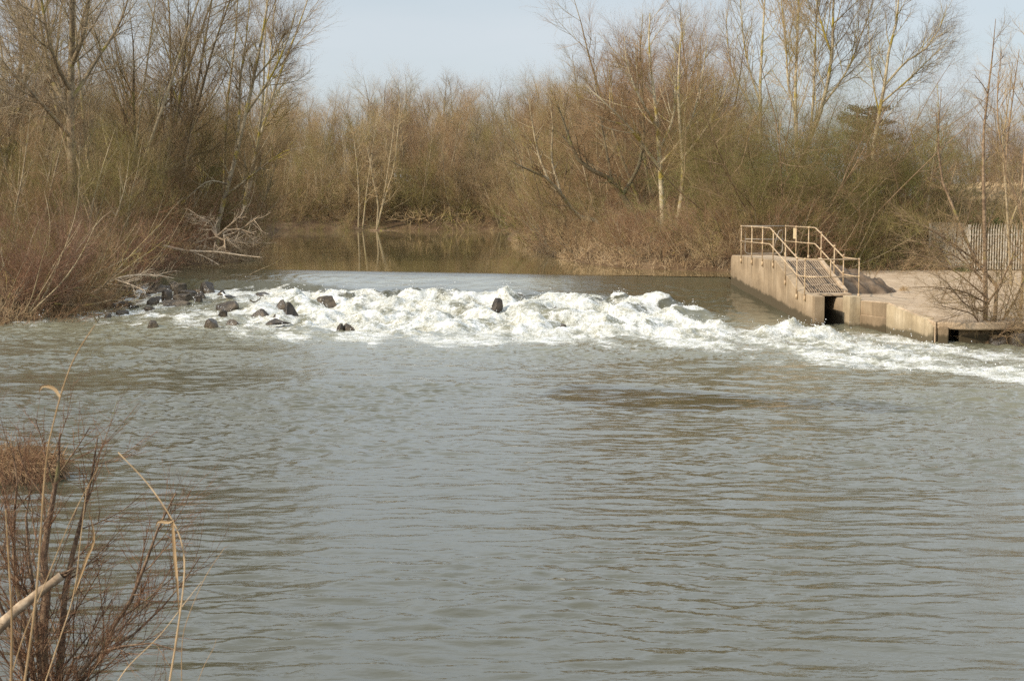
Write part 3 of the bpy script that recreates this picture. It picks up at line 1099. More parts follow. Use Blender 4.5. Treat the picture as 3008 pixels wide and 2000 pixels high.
    link('broken_slab', prism([(12.14, 43.12), (12.6, 42.86), (12.95, 42.66), (14.1, 42.72), (16.6, 42.7), (20.5, 44.5), (27, 57.9), (14.5, 46.45)], .40, [.60, .61, .62, .63, .66, .72, .95, .79], 'broken_slab', M['concrete_top'], .05), ap)
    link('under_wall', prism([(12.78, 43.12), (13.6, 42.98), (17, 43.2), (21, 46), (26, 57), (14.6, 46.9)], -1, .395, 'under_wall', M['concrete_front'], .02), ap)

    # ---- handrail
    hr = empty('handrail', (0, 0, 0), 'cream tubular handrail stepping down both sides of the grating ramp', 'handrail')
    TO, MI = 1.10, .55

    def rail(path, name, rad=.021, mat='rail_paint'):
        P = np.array(path, float)
        out = [P[0]]
        for k in range(1, len(P) - 1):
            a, c = P[k] + .10 * (P[k - 1] - P[k]) / np.linalg.norm(P[k - 1] - P[k]), P[k] + .10 * (P[k + 1] - P[k]) / np.linalg.norm(P[k + 1] - P[k])
            for t in (0, .25, .5, .75, 1):
                out.append((1 - t) ** 2 * a + 2 * t * (1 - t) * P[k] + t * t * c)
        out.append(P[-1])
        bb = Bag()
        bb.tube(out, rad, 8)
        return link(name, bb.mesh(name, M[mat]), hr)
    near, far = -.035, 1.60
    zf = lambda t: 2.03 if t < 5.1 else (2.03 + (t - 5.1) * (1.12 - 2.03) / 3.0 if t < 8.1 else 1.12)
    for hh, nm in ((TO, 'top_rail'), (MI, 'mid_rail')):
        rail([wp(1.52, near, 2.03 + hh), wp(5.08, near, 2.03 + hh), wp(8.1, near, 1.12 + hh), wp(8.95, near, 1.11 + hh), wp(9.25, .2, 1.11 + hh), wp(9.3, far, 1.11 + hh)], nm)
        rail([wp(1.60, far, 2.03 + hh), wp(4.95, far, 2.03 + hh), wp(7.85, far, 1.12 + hh), wp(9.3, far, 1.11 + hh)], nm)
    rail([wp(1.52, near, 3.13), wp(1.60, far, 3.13)], 'cross_rail', .022, 'rail_grey')

    def post(t, off, z0, z1):
        bb = Bag()
        bb.tube([wp(t, off, z0), wp(t, off, z1)], .020, 8)
        bb.tube([wp(t, off, z1 - .045), wp(t, off, z1 + .03)], .034, 8)
        bb.tube([wp(t, off, z1 - MI - .04), wp(t, off, z1 - MI + .04)], .033, 8)
        bb.tube([wp(t, off, z0 - .02), wp(t, off, z0 + .14)], .036, 8)
        link('post', bb.mesh('post', M['rail_paint']), hr)
    for t in (1.52, 2.89, 4.21, 5.47, 6.85, 8.1, 8.92):
        post(t, near, (2.03 if t < 5.6 else zf(t) + .02) - .22, zf(t) + TO)
    bb = Bag()
    bb.tube([wp(9.28, .68, 1.11 + MI), wp(9.28, .68, 1.11 + TO)], .019, 8)
    link('post', bb.mesh('post', M['rail_paint']), hr)
    for t in (1.60, 2.85, 4.25, 5.6, 6.95, 7.85, 9.3):
        post(t, far, 2.03 if t < 5.5 else max(zf(t) - .12, .95), zf(t) + TO)

    ga = empty('gate', wp(1.56, .78, 2.04), 'grey tubular gate with rounded lower corners at the upstream end of the walkway', 'gate')
    org = np.array(ga.location)

    def gt(pts, nm, rad=.018):
        bb = Bag()
        bb.tube(np.array(pts) - org, rad, 8)
        link(nm, bb.mesh(nm, M['rail_grey']), ga)
    arc = []
    for a in np.linspace(0, 90, 6):
        arc.append((.10 + .14 - .14 * math.cos(R(a)), 2.13 + .14 - .14 * math.sin(R(a))))
    arc2 = [(1.50 - (x - .10), z) for x, z in arc[::-1]]
    gt([wp(1.56, .10, 3.02)] + [wp(1.56, x, z) for x, z in arc] + [wp(1.56, x, z) for x, z in arc2] + [wp(1.56, 1.50, 3.02)], 'frame')
    gt([wp(1.56, .11, 2.66), wp(1.56, 1.58, 2.64)], 'bar')
    gt([wp(1.56, 1.2, 2.40), wp(1.56, 1.28, 2.72), wp(1.56, 1.36, 2.94), wp(1.56, 1.49, 3.0)], 'brace')
    pl = empty('notice_plate', wp(2.80, 1.56, 2.70), 'small blank pale yellow plate fixed to the far handrail post', 'plate')
    bb = Bag()
    bb.box(-.05, .05, -.012, .012, 0, .38)
    o = link('board', bevelled(bb.mesh('board', M['plate'], False), .004, 1), pl)
    bb = Bag()
    bb.tube([(0, .014, .19), (0, .05, .19)], .014, 6)
    link('clip', bb.mesh('clip', M['rail_grey']), pl)

    # earth heaped against the ramp
    rng = np.random.default_rng(8)
    xs, ys = np.linspace(9.9, 16.2, 70), np.linspace(50.2, 62, 110)
    X, Y = np.meshgrid(xs, ys)
    rel = np.stack((X - W0[0], Y - W0[1]), -1)
    t_, o_ = rel @ U, rel @ NR
    ridge = np.interp(t_, [-6, -2, 4.8, 5.8, 6.8], [1.9, 1.98, 1.90, 1.30, .85])
    z = ridge - np.maximum(o_ - 1.7, 0) * .20 - np.maximum(o_ - 3.6, 0) * .30
    z = z + .15 * fbm(X * 1.9, Y * 1.9, 5, 5, .6) - .06
    z = np.where(o_ < 1.66, np.minimum(z, 1.5), z)
    z = np.maximum(z, .62)
    v = np.stack((X, Y, z), -1).reshape(-1, 3)
    ny, nx = X.shape
    i = np.arange(nx * ny).reshape(ny, nx)
    q = np.stack((i[:-1, :-1], i[:-1, 1:], i[1:, 1:], i[1:, :-1]), -1).reshape(-1, 4)
    k = (o_.reshape(-1)[q] > 1.635).all(1)
    tag(link('mud_bank', np_mesh('mud_bank', v, q[k], M['mud'])), 'brown mud and silt heaped behind the ramp', kind='structure')


make_weir_works()


def make_fence():
    f = empty('palisade_fence', (0, 0, 0), 'grey steel palisade fence with pointed pales behind the apron', 'fence')
    pts = [(19.25, 69.4), (19.98, 66.25), (24.6, 66.05)]
    corner = [np.array(p) for p in pts]
    for a, b, sp in ((corner[0], corner[1], .105), (corner[1], corner[2], .112)):
        L = np.linalg.norm(b - a)
        d = (b - a) / L
        nrm = np.array((d[1], -d[0]))
        n = int(L / sp)
        for k in range(n):
            c = a + d * (k + .5) * sp
            bb = Bag()
            w = .028
            # a pale: shallow W section, pointed and bent outward at the top
            z0, z1 = gz0 + .06, gz0 + 1.82
            secs = [(z0, 0, 1), (z1, 0, 1), (z1 + .16, .08, .8), (z1 + .26, .16, .08)]
            ring = [(-1, 0), (-.4, .30), (0, .12), (.4, .30), (1, 0), (0, -.15)]
            v = []
            for z, out, sc in secs:
                for u_, v_ in ring:
                    p = c + d * u_ * w * sc + nrm * (v_ * w + out)
                    v.append((p[0], p[1], z))
            m = len(ring)
            q = [(s * m + j, s * m + (j + 1) % m, (s + 1) * m + (j + 1) % m, (s + 1) * m + j) for s in range(len(secs) - 1) for j in range(m)]
            bb.add(v, q)
            link('pale', bb.mesh('pale', M['galv'], False), f)
        for z in (gz0 + .35, gz0 + 1.55):
            bb = Bag()
            p0, p1 = a - nrm * .04, b - nrm * .04
            bb.hexa([(p0[0], p0[1], z), (p1[0], p1[1], z), (p1[0] - nrm[0] * .05, p1[1] - nrm[1] * .05, z), (p0[0] - nrm[0] * .05, p0[1] - nrm[1] * .05, z),
                     (p0[0], p0[1], z + .05), (p1[0], p1[1], z + .05), (p1[0] - nrm[0] * .05, p1[1] - nrm[1] * .05, z + .05), (p0[0] - nrm[0] * .05, p0[1] - nrm[1] * .05, z + .05)])
            link('rail', bb.mesh('rail', M['galv'], False), f)
    for x, y in ((19.2, 69.5), (20.03, 66.35), (21.6, 66.2), (23.1, 66.2), (24.4, 66.15)):
        bb = Bag()
        bb.box(x - .055, x + .055, y + .02, y + .12, gz0 - .3, gz0 + 2.0)
        link('post', bevelled(bb.mesh('post', M['galv'], False), .008, 1), f)


gz0 = 1.0
make_fence()

# ------------------------------------------------------------------ rocks in the race
ROCKS = [  # column, base row, width, height in the enlarged strip (3.145 x, origin 300,780); roughness of form; label
    (970, 255, 128, 92, .5, 'square dark block standing tallest in the left rock pile under the curtain'),
    (700, 238, 112, 64, .35, 'peaked dark rock left of the tall square block'),
    (505, 248, 185, 62, .2, 'long low dark rock at the back left of the rock pile'),
    (637, 190, 52, 32, .3, 'tiny dark stone at the very back of the rock pile'),
    (520, 178, 80, 42, .3, 'small rounded stone under the branch tips at the weir edge'),
    (582, 328, 78, 92, .3, 'upright dark rock with water spilling down its right side'),
    (742, 292, 195, 58, .2, 'long brown slab lying across the middle of the rock pile'),
    (752, 328, 172, 58, .15, 'smooth wet rounded rock just below the long brown slab'),
    (682, 365, 225, 38, .15, 'thin flat slab at the front of the rock pile'),
    (880, 338, 64, 64, .3, 'narrow upright stone at the right end of the rock pile'),
    (910, 306, 92, 50, .2, 'domed wet stone behind the narrow upright stone'),
    (868, 252, 84, 28, .2, 'flat sliver of rock touching the tall square block'),
    (372, 310, 105, 44, .2, 'brown rounded rock at the tips of the fallen branches'),
    (455, 362, 98, 58, .4, 'pointed dark rock at the front left of the rock pile'),
    (492, 332, 112, 38, .15, 'flat dark rock behind the pointed front left one'),
    (88, 400, 76, 40, .15, 'reddish round stone near the left bank'),
    (190, 380, 115, 46, .3, 'brown rock tangled in branches near the left bank'),
    (450, 574, 92, 58, .15, 'lone round black stone at the lower left edge of the foam'),
    (975, 578, 108, 74, .25, 'lone chunky black stone at the lower edge of the foam, second from left'),
    (1155, 405, 182, 66, .3, 'broad brown rock with a notch, sitting alone right of the rock pile'),
    (1102, 474, 74, 58, .4, 'slanted brown stone with water sheeting off its right side'),
    (1185, 548, 92, 40, .25, 'pale half drowned rock near the lower edge of the foam'),
    (1462, 304, 142, 46, .4, 'grey wedge of rock amid foam beside the floating twig'),
    (1465, 478, 170, 66, .3, 'wide angular rock immediately left of the pyramid rock'),
    (1580, 495, 98, 34, .3, 'small dark rock tucked against the pyramid rock'),
    (1702, 496, 182, 138, .55, 'large dark pyramid shaped rock, biggest in the left half of the foam'),
    (1655, 390, 104, 62, .25, 'rounded rock behind the pyramid rock with a gull next to it'),
    (1590, 522, 160, 22, .15, 'flat black ledge just above water in front of the pyramid rock'),
    (2082, 382, 182, 90, .2, 'big smooth rounded black rock standing alone in white foam'),
    (2265, 602, 95, 55, .3, 'dark stone half buried in foam below the big rounded rock'),
    (2190, 600, 60, 50, .3, 'small black stone showing through foam beside a larger one'),
    (1092, 278, 74, 46, .4, 'jagged little rock right of the tall square block'),
    (3640, 390, 100, 70, .4, 'square dark rock alone in the middle of the widest white water'),
    (4195, 452, 66, 50, .35, 'black rock tip breaking the white water right of centre'),
    (4262, 592, 56, 34, .3, 'smallest black rock tip low in the right hand white water'),
    (255, 305, 95, 34, .3, 'flat dark rock under the drooping branches near the left bank'),
    (165, 448, 96, 26, .3, 'low wet ledge between the reddish round stone and the left bank foam'),
    (268, 400, 84, 28, .4, 'low dark stone right of the reddish round stone'),
    (425, 415, 95, 28, .3, 'low dark stone in front of the pointed front left rock'),
    (25, 492, 60, 40, .4, 'black stone farthest left in the broken foam'),
    (1858, 436, 52, 18, .2, 'thin black rock tip right of the pyramid rock'),
    (60, 330, 130, 55, .4, 'brown rock at the left end of the weir beneath bramble stems'),
]


def rock_mesh(w, d, h, rough, seed):
    """boulder: a ball cut flat by random planes, roughened; its top stands h above its origin"""
    rng = np.random.default_rng(seed)
    bm = bmesh.new()
    bmesh.ops.create_icosphere(bm, subdivisions=4, radius=1)
    v = np.array([x.co[:] for x in bm.verts])
    v = np.sign(v) * np.abs(v) ** np.array([.70, .70, .42])
    for k in range(8):
        n = norm(rng.normal(size=3) * np.array([1, 1, .9]))
        dd = rng.uniform(.62, .98) - .22 * rough
        ex = np.maximum(v @ n - dd, 0)
        v = v - ex[:, None] * n * .98
    v *= (1 + .05 * fbm(v[:, 0] * 2 + seed, v[:, 1] * 2 + v[:, 2] * 1.7, 3, 4))[:, None]
    v[:, 0] *= w / np.ptp(v[:, 0])
    v[:, 1] *= d / np.ptp(v[:, 1])
    v[:, 2] *= 1.9 * h / np.ptp(v[:, 2])
    v[:, 2] += h - v[:, 2].max()
    for x, c in zip(bm.verts, v):
        x.co = c
    me = bpy.data.meshes.new('rock')
    bm.to_mesh(me)
    bm.free()
    me.polygons.foreach_set('use_smooth', np.ones(len(me.polygons), bool))
    me.materials.append(M['rock'])
    return me


def make_rocks():
    for k, (cx, by, w, h, ro, lab) in enumerate(ROCKS):
        if not lab:
            continue
        px, py = 300 + cx / 3.145, 780 + by / 3.145
        z = .4
        for _ in range(6):
            p = on_plane(px, py, z)
            z = float(water(np.array([p[0]]), np.array([p[1]]))[0][0])
            z = .5 * z + .5 * p[2]
        p = on_plane(px, py, z)
        s = p[1] / F_PX / 3.145
        ww, hh = 1.24 * w * s, 1.12 * h * s + .02
        me = rock_mesh(ww, min(max(ww * .8, hh), 1.5), hh, ro, 40 + k)
        if 'pyramid' in lab:
            v = np.empty(len(me.vertices) * 3, np.float32)
            me.vertices.foreach_get('co', v)
            v = v.reshape(-1, 3)
            t = np.clip((v[:, 2] + hh * .9) / (1.9 * hh), 0, 1)
            v[:, 0] *= 1.55 - 1.3 * t
            v[:, 1] *= 1.4 - 1.1 * t
            me.vertices.foreach_set('co', v.ravel())
            me.update()
        o = link('rock', me, None, (p[0], p[1] + .2, z + (.03 if cx > 3000 else 0)))
        o.rotation_euler = (0, 0, random.uniform(-.3, .3))
        tag(o, lab, 'rock', 'dark rocks in the white water')


make_rocks()
make_spray()

# ------------------------------------------------------------------ left bank
def fine(L1=(10, 3.0, 40), L2=(8, 1.5), L3=(6, .8), L4=None, up=.08, t0=.2, r=(.03, .012, .007, .005), ang=38):
    lv = [dict(n=L1[0], len=L1[1], ang=L1[2], sd=10, t0=t0, up=up, wig=.09, r=r[0], rr=.5, pts=6),
          dict(n=L2[0], len=L2[1], ang=ang, sd=12, t0=.12, up=up * .7, wig=.11, r=r[1], pts=4),
          dict(n=L3[0], len=L3[1], ang=ang, sd=14, t0=.15, up=up * .5, wig=.13, r=r[2], pts=3)]
    if L4:
        lv.append(dict(n=L4[0], len=L4[1], ang=ang, sd=14, t0=.2, up=up * .4, wig=.14, r=r[3], pts=3))
    return lv


def left_bank():
    D = 67
    b = (at(172, D), D, gz(at(172, D), D) - .3)
    hero('willow_tree', 'tallest left bank tree with a thick forked trunk rising near the left edge', b,
         [[b, vp(172, 400, D), vp(172, 250, D), vp(178, 130, D), vp(182, 40, D - 1), vp(184, -180, D - 1)],
          [vp(172, 265, D), vp(130, 190, D + 1), vp(80, 110, D + 2), vp(40, 20, D + 2), vp(10, -80, D + 2)],
          [vp(172, 210, D), vp(140, 150, D - 1), vp(120, 60, D - 1.5), vp(105, -60, D - 2)],
          [vp(176, 160, D), vp(205, 90, D - 1), vp(222, 0, D - 1), vp(240, -120, D - 1)],
          [vp(172, 320, D), vp(130, 270, D - 1), vp(60, 190, D - 2), vp(-10, 120, D - 2)],
          [vp(173, 240, D), vp(230, 150, D + 1), vp(290, 60, D + 2), vp(330, -60, D + 3)]],
         [(.24, .05), (.12, .02), (.11, .02), (.11, .02), (.10, .015), (.10, .015)],
         fine((14, 3.6, 40), (9, 1.9), (7, 1.0), (3, .55)), 1, 'bark_grey', 'twig_grey')
    D = 72.5
    b = (at(498, D), D, gz(at(498, D), D) - .3)
    hero('willow_tree', 'slim pale willow leaning right over the pool from the left bank', b,
         [[b, vp(505, 500, D), vp(528, 430, D), vp(545, 370, D), vp(568, 280, D), vp(590, 190, D), vp(612, 90, D), vp(628, 0, D), vp(640, -80, D)],
          [vp(545, 370, D), vp(556, 280, D + .5), vp(560, 190, D + 1), vp(575, 100, D + 1), vp(585, 10, D + 1)],
          [vp(572, 265, D), vp(625, 190, D - .5), vp(665, 110, D - 1), vp(690, 30, D - 1)],
          [vp(590, 190, D), vp(640, 130, D), vp(668, 60, D)],
          [vp(520, 455, D), vp(590, 400, D - 1), vp(660, 350, D - 2), vp(720, 340, D - 2)],
          [vp(530, 425, D), vp(480, 420, D - 1), vp(420, 470, D - 2)]],
         [(.13, .02), (.08, .015), (.07, .012), (.05, .01), (.06, .01), (.05, .01)],
         fine((13, 2.6, 42), (9, 1.4), (7, .8), (3, .45)), 2, 'bark_pale', 'twig_tan')
    wl = [(-40, 73, 1.12, 'bark_grey', 'twig_grey', 'bare willow cut by the left picture edge'),
          (40, 80, 1.15, 'bark_grey', 'twig_brown', 'bare many stemmed willow behind the thick forked trunk, nearest the left edge'),
          (255, 71, 1.05, 'bark_grey', 'twig_grey', 'bare willow just right of the thick forked trunk'),
          (335, 75, 1.06, 'bark_grey', 'twig_tan', 'tall brown willow clump above the middle of the left thicket'),
          (412, 79, .95, 'bark_grey', 'twig_tan', 'tan willow clump immediately left of the slim leaning willow'),
          (520, 88, 1.08, 'bark_pale', 'twig_tan', 'pale willow clump whose twigs form the right skyline of the left bank'),
          (585, 99, .86, 'bark_grey', 'twig_tan', 'lower tan willow stepping down towards the pool on the left bank'),
          ]
    for k, (vx, d, sc, tm, cm, lab) in enumerate(wl):
        put('willow%d' % (k % 4), 'willow_tree', at(vx, d), d, lab, 'tree', 'willows on the left bank', sc, k * 1.3 + .4, tm, cm)
    rng = np.random.default_rng(15)
    k = 0
    for d in (92, 104, 118, 134):
        for vx in np.arange(-60, 590, 62 + (d - 92) * .1):
            v2 = vx + rng.uniform(-20, 20)
            put('thicket%d' % (k % 5), 'woodland_tree', at(v2, d), d + rng.uniform(-3, 3), 'bare brown tree deep in the wood behind the left bank willows', 'tree', 'trees behind the left bank willows', rng.uniform(.62, .9) + (d - 92) * .004, k * 1.3,
                'bark_grey', ('twig_brown', 'twig_tan', 'twig_olive', 'twig_grey')[k % 4])
            k += 1
    # olive middle layer
    mid = [(-30, 63), (40, 62), (110, 65), (185, 63), (250, 66), (310, 68), (370, 71), (430, 74), (490, 77), (530, 82), (560, 90), (575, 101), (585, 115), (80, 72), (220, 76), (350, 80), (470, 90)]
    for k, (vx, d) in enumerate(mid):
        sc = (.62, .70, .55, .66, .58)[k % 5]
        put('thicket%d' % (k % 5), 'thicket_tree', at(vx, d), d, 'olive twigged bushy tree in the middle layer of the left bank thicket', 'tree', 'olive trees of the left thicket', sc, k * 2.1,
            'bark_grey', ('twig_olive', 'twig_brown', 'twig_olive', 'twig_olive', 'twig_tan')[k % 5])
    # reddish scrub by the water
    edge = [(-20, 50.8), (30, 52), (80, 53.5), (130, 54.5), (170, 56.5), (215, 59), (250, 62), (285, 65.5), (330, 68), (370, 70.5), (425, 74), (480, 77), (530, 79), (560, 80),
            (-10, 55), (50, 56), (110, 58.5), (170, 61), (225, 64), (-40, 59), (30, 60), (120, 62), (320, 72), (400, 75), (560, 84), (572, 95), (585, 108), (590, 122), (596, 136)]
    for k, (vx, d) in enumerate(edge):
        put('scrub%d' % (k % 4), 'scrub', at(vx, d), d, 'tangled leafless scrub bush crowding the edge of the left bank', 'bush', 'scrub along the left bank', (1.0, 1.25, .85, 1.1)[k % 4] * (.72 if d > 78 else 1), k * 1.7,
            'bark_grey', ('twig_red', 'twig_purple', 'twig_red', 'twig_brown', 'twig_olive')[(k + (d > 70)) % 5])
    for k, (vx, d) in enumerate([(0, 49.6), (45, 50.8), (95, 52.0), (140, 53.2), (180, 54.8), (205, 57), (235, 60.5), (262, 63.2), (300, 66), (350, 68.5), (440, 71.8), (545, 75.5), (10, 53.5), (75, 55.5)]):
        put('bramble%d' % (k % 3), 'bramble', at(vx, d), d, 'low red brown bramble hanging over the water at the foot of the left bank', 'bramble', 'brambles at the foot of the left bank',
            (1.0, 1.2, .9)[k % 3], k * 2.3, 'twig_red', 'twig_brown', parts=('stem', 'twigs'))


def branchy(name, label, cat, stems, radii, lv, seed, tm='dead_wood', cm='dead_wood', group=None):
    return hero(name, label, stems[0][0], stems, radii, lv, seed, tm, cm, cat, group, split=1, parts=('branch', 'twigs'), sides=(6, 4, 3, 3))


def driftwood():
    lv = [dict(n=7, len=1.3, ang=45, sd=15, t0=.2, up=-.04, wig=.16, r=.018, pts=5), dict(n=5, len=.6, ang=45, sd=15, t0=.2, up=-.03, wig=.18, r=.008, pts=3)]
    D = 66.6
    rng = np.random.default_rng(3)
    tips = [(560, 492), (600, 497), (590, 540), (555, 560), (520, 580), (490, 590), (470, 585), (450, 560), (440, 500), (610, 560), (480, 500)]
    st = [[vp(500, 545, D), tuple(np.array(vp(500 + (a - 500) * .5, 545 + (b - 545) * .5 - 12, D)) + rng.normal(0, .25, 3)), vp(a, b, D + rng.uniform(-1.2, .6))] for a, b in tips]
    branchy('fallen_tree', 'bleached fallen tree crown sprawling over the pool edge under the slim leaning willow', 'dead branches', st, [(.055, .014)] * len(st), lv, 31)
    lv2 = [dict(n=6, len=.5, ang=45, sd=15, t0=.3, up=.02, wig=.16, r=.012, pts=4), dict(n=4, len=.3, ang=45, sd=15, t0=.3, wig=.16, r=.006, pts=3)]
    D = 65.8
    branchy('fallen_branch', 'long bare branch lying level above the water in front of the bleached fallen crown', 'branch',
            [[vp(380, 566, D), vp(430, 577, D), vp(500, 580, D), vp(560, 588, D - .3), vp(600, 592, D - .5)], [vp(440, 578, D), vp(480, 595, D), vp(505, 610, D - .4)]], [(.07, .02), (.04, .012)], lv2, 32)
    D = 56.5
    lv3 = [dict(n=9, len=1.1, ang=42, sd=14, t0=.2, up=-.01, wig=.14, r=.016, pts=5), dict(n=6, len=.6, ang=42, sd=15, t0=.2, wig=.16, r=.008, pts=3), dict(n=3, len=.3, ang=42, sd=15, t0=.2, wig=.16, r=.005, pts=3)]
    branchy('fallen_branch', 'pale arched branch reaching right from the left bank across the end of the weir', 'branch',
            [[vp(165, 705, D), vp(215, 672, D), vp(255, 645, D), vp(300, 634, D + .6), vp(350, 632, D + 1.5), vp(400, 640, D + 2)], [vp(262, 642, D), vp(300, 655, D), vp(340, 672, D - .5)]], [(.055, .014), (.03, .01)], lv3, 33)
    D = 53.5
    branchy('fallen_branch', 'dark sunlit tangle of branches drooping to the foam at the left bank foot', 'branch',
            [[vp(60, 690, D), vp(130, 700, D), vp(200, 702, D - .4), vp(262, 690, D - .4), vp(310, 698, D - .4)], [vp(90, 650, D), vp(170, 668, D), vp(240, 690, D)], [vp(60, 690, D), vp(120, 725, D - .6), vp(215, 715, D - .8)],
             [vp(20, 660, D), vp(110, 672, D), vp(200, 660, D + .5), vp(290, 668, D + .5)]], [(.06, .012), (.04, .01), (.04, .01), (.05, .01)], lv3, 34, 'bark_grey', 'twig_tan')
    D = 50.2
    branchy('snag', 'short dark forked stick standing in the foam near the left bank', 'stick', [[vp(226, 757, D), vp(220, 742, D), vp(214, 728, D), vp(210, 715, D)], [vp(220, 742, D), vp(225, 733, D), vp(224, 724, D)]], [(.05, .012), (.02, .008)],
            [dict(n=3, len=.25, ang=45, t0=.4, wig=.1, r=.008, pts=3)], 35, 'bark_dark', 'bark_dark')
    D = 66
    branchy('stick', 'thin bare stick slanting out of the pool just above the weir crest', 'stick', [[vp(575, 632, D - 4), vp(600, 620, D - 4), vp(630, 607, D - 4), vp(655, 590, D - 4)]], [(.022, .006)],
            [dict(n=3, len=.4, ang=35, t0=.4, wig=.1, r=.006, pts=3)], 36, 'bark_grey', 'bark_grey')
    D = 52.3
    branchy('drift_twig', 'small dark forked twig lodged in the foam below the grey wedge rock', 'stick', [[vp(574, 690, D), vp(584, 695, D), vp(596, 689, D), vp(600, 683, D)]], [(.03, .01)],
            [dict(n=2, len=.35, ang=45, t0=.4, wig=.1, r=.008, pts=3)], 37, 'bark_dark', 'bark_dark')
    # far shore
    D = 149.5
    st = [[vp(940 + k * 13, 527 + (k % 3) * 2, D), vp(930 + k * 14 + 20 * (k % 2), 508, D), vp(905 + k * 19, 488 + 9 * (k % 3), D - 1)] for k in range(10)]
    branchy('fallen_tree', 'tangle of brown fallen branches along the far shore of the pool', 'dead branches', st, [(.06, .025)] * 10,
            [dict(n=6, len=2.2, ang=45, sd=15, t0=.2, up=-.02, wig=.16, r=.03, pts=5), dict(n=4, len=1.2, ang=45, sd=15, t0=.2, wig=.18, r=.016, pts=3)], 38, 'bark_brown', 'twig_tan')
    branchy('driftwood_log', 'long brown log lying at the waterline of the far shore', 'log', [[vp(852, 530, 149), vp(920, 532, 149), vp(985, 534, 149)]], [(.11, .05)], [dict(n=3, len=1.0, ang=50, t0=.3, wig=.1, r=.04, pts=3)], 39, 'bark_brown', 'bark_brown')


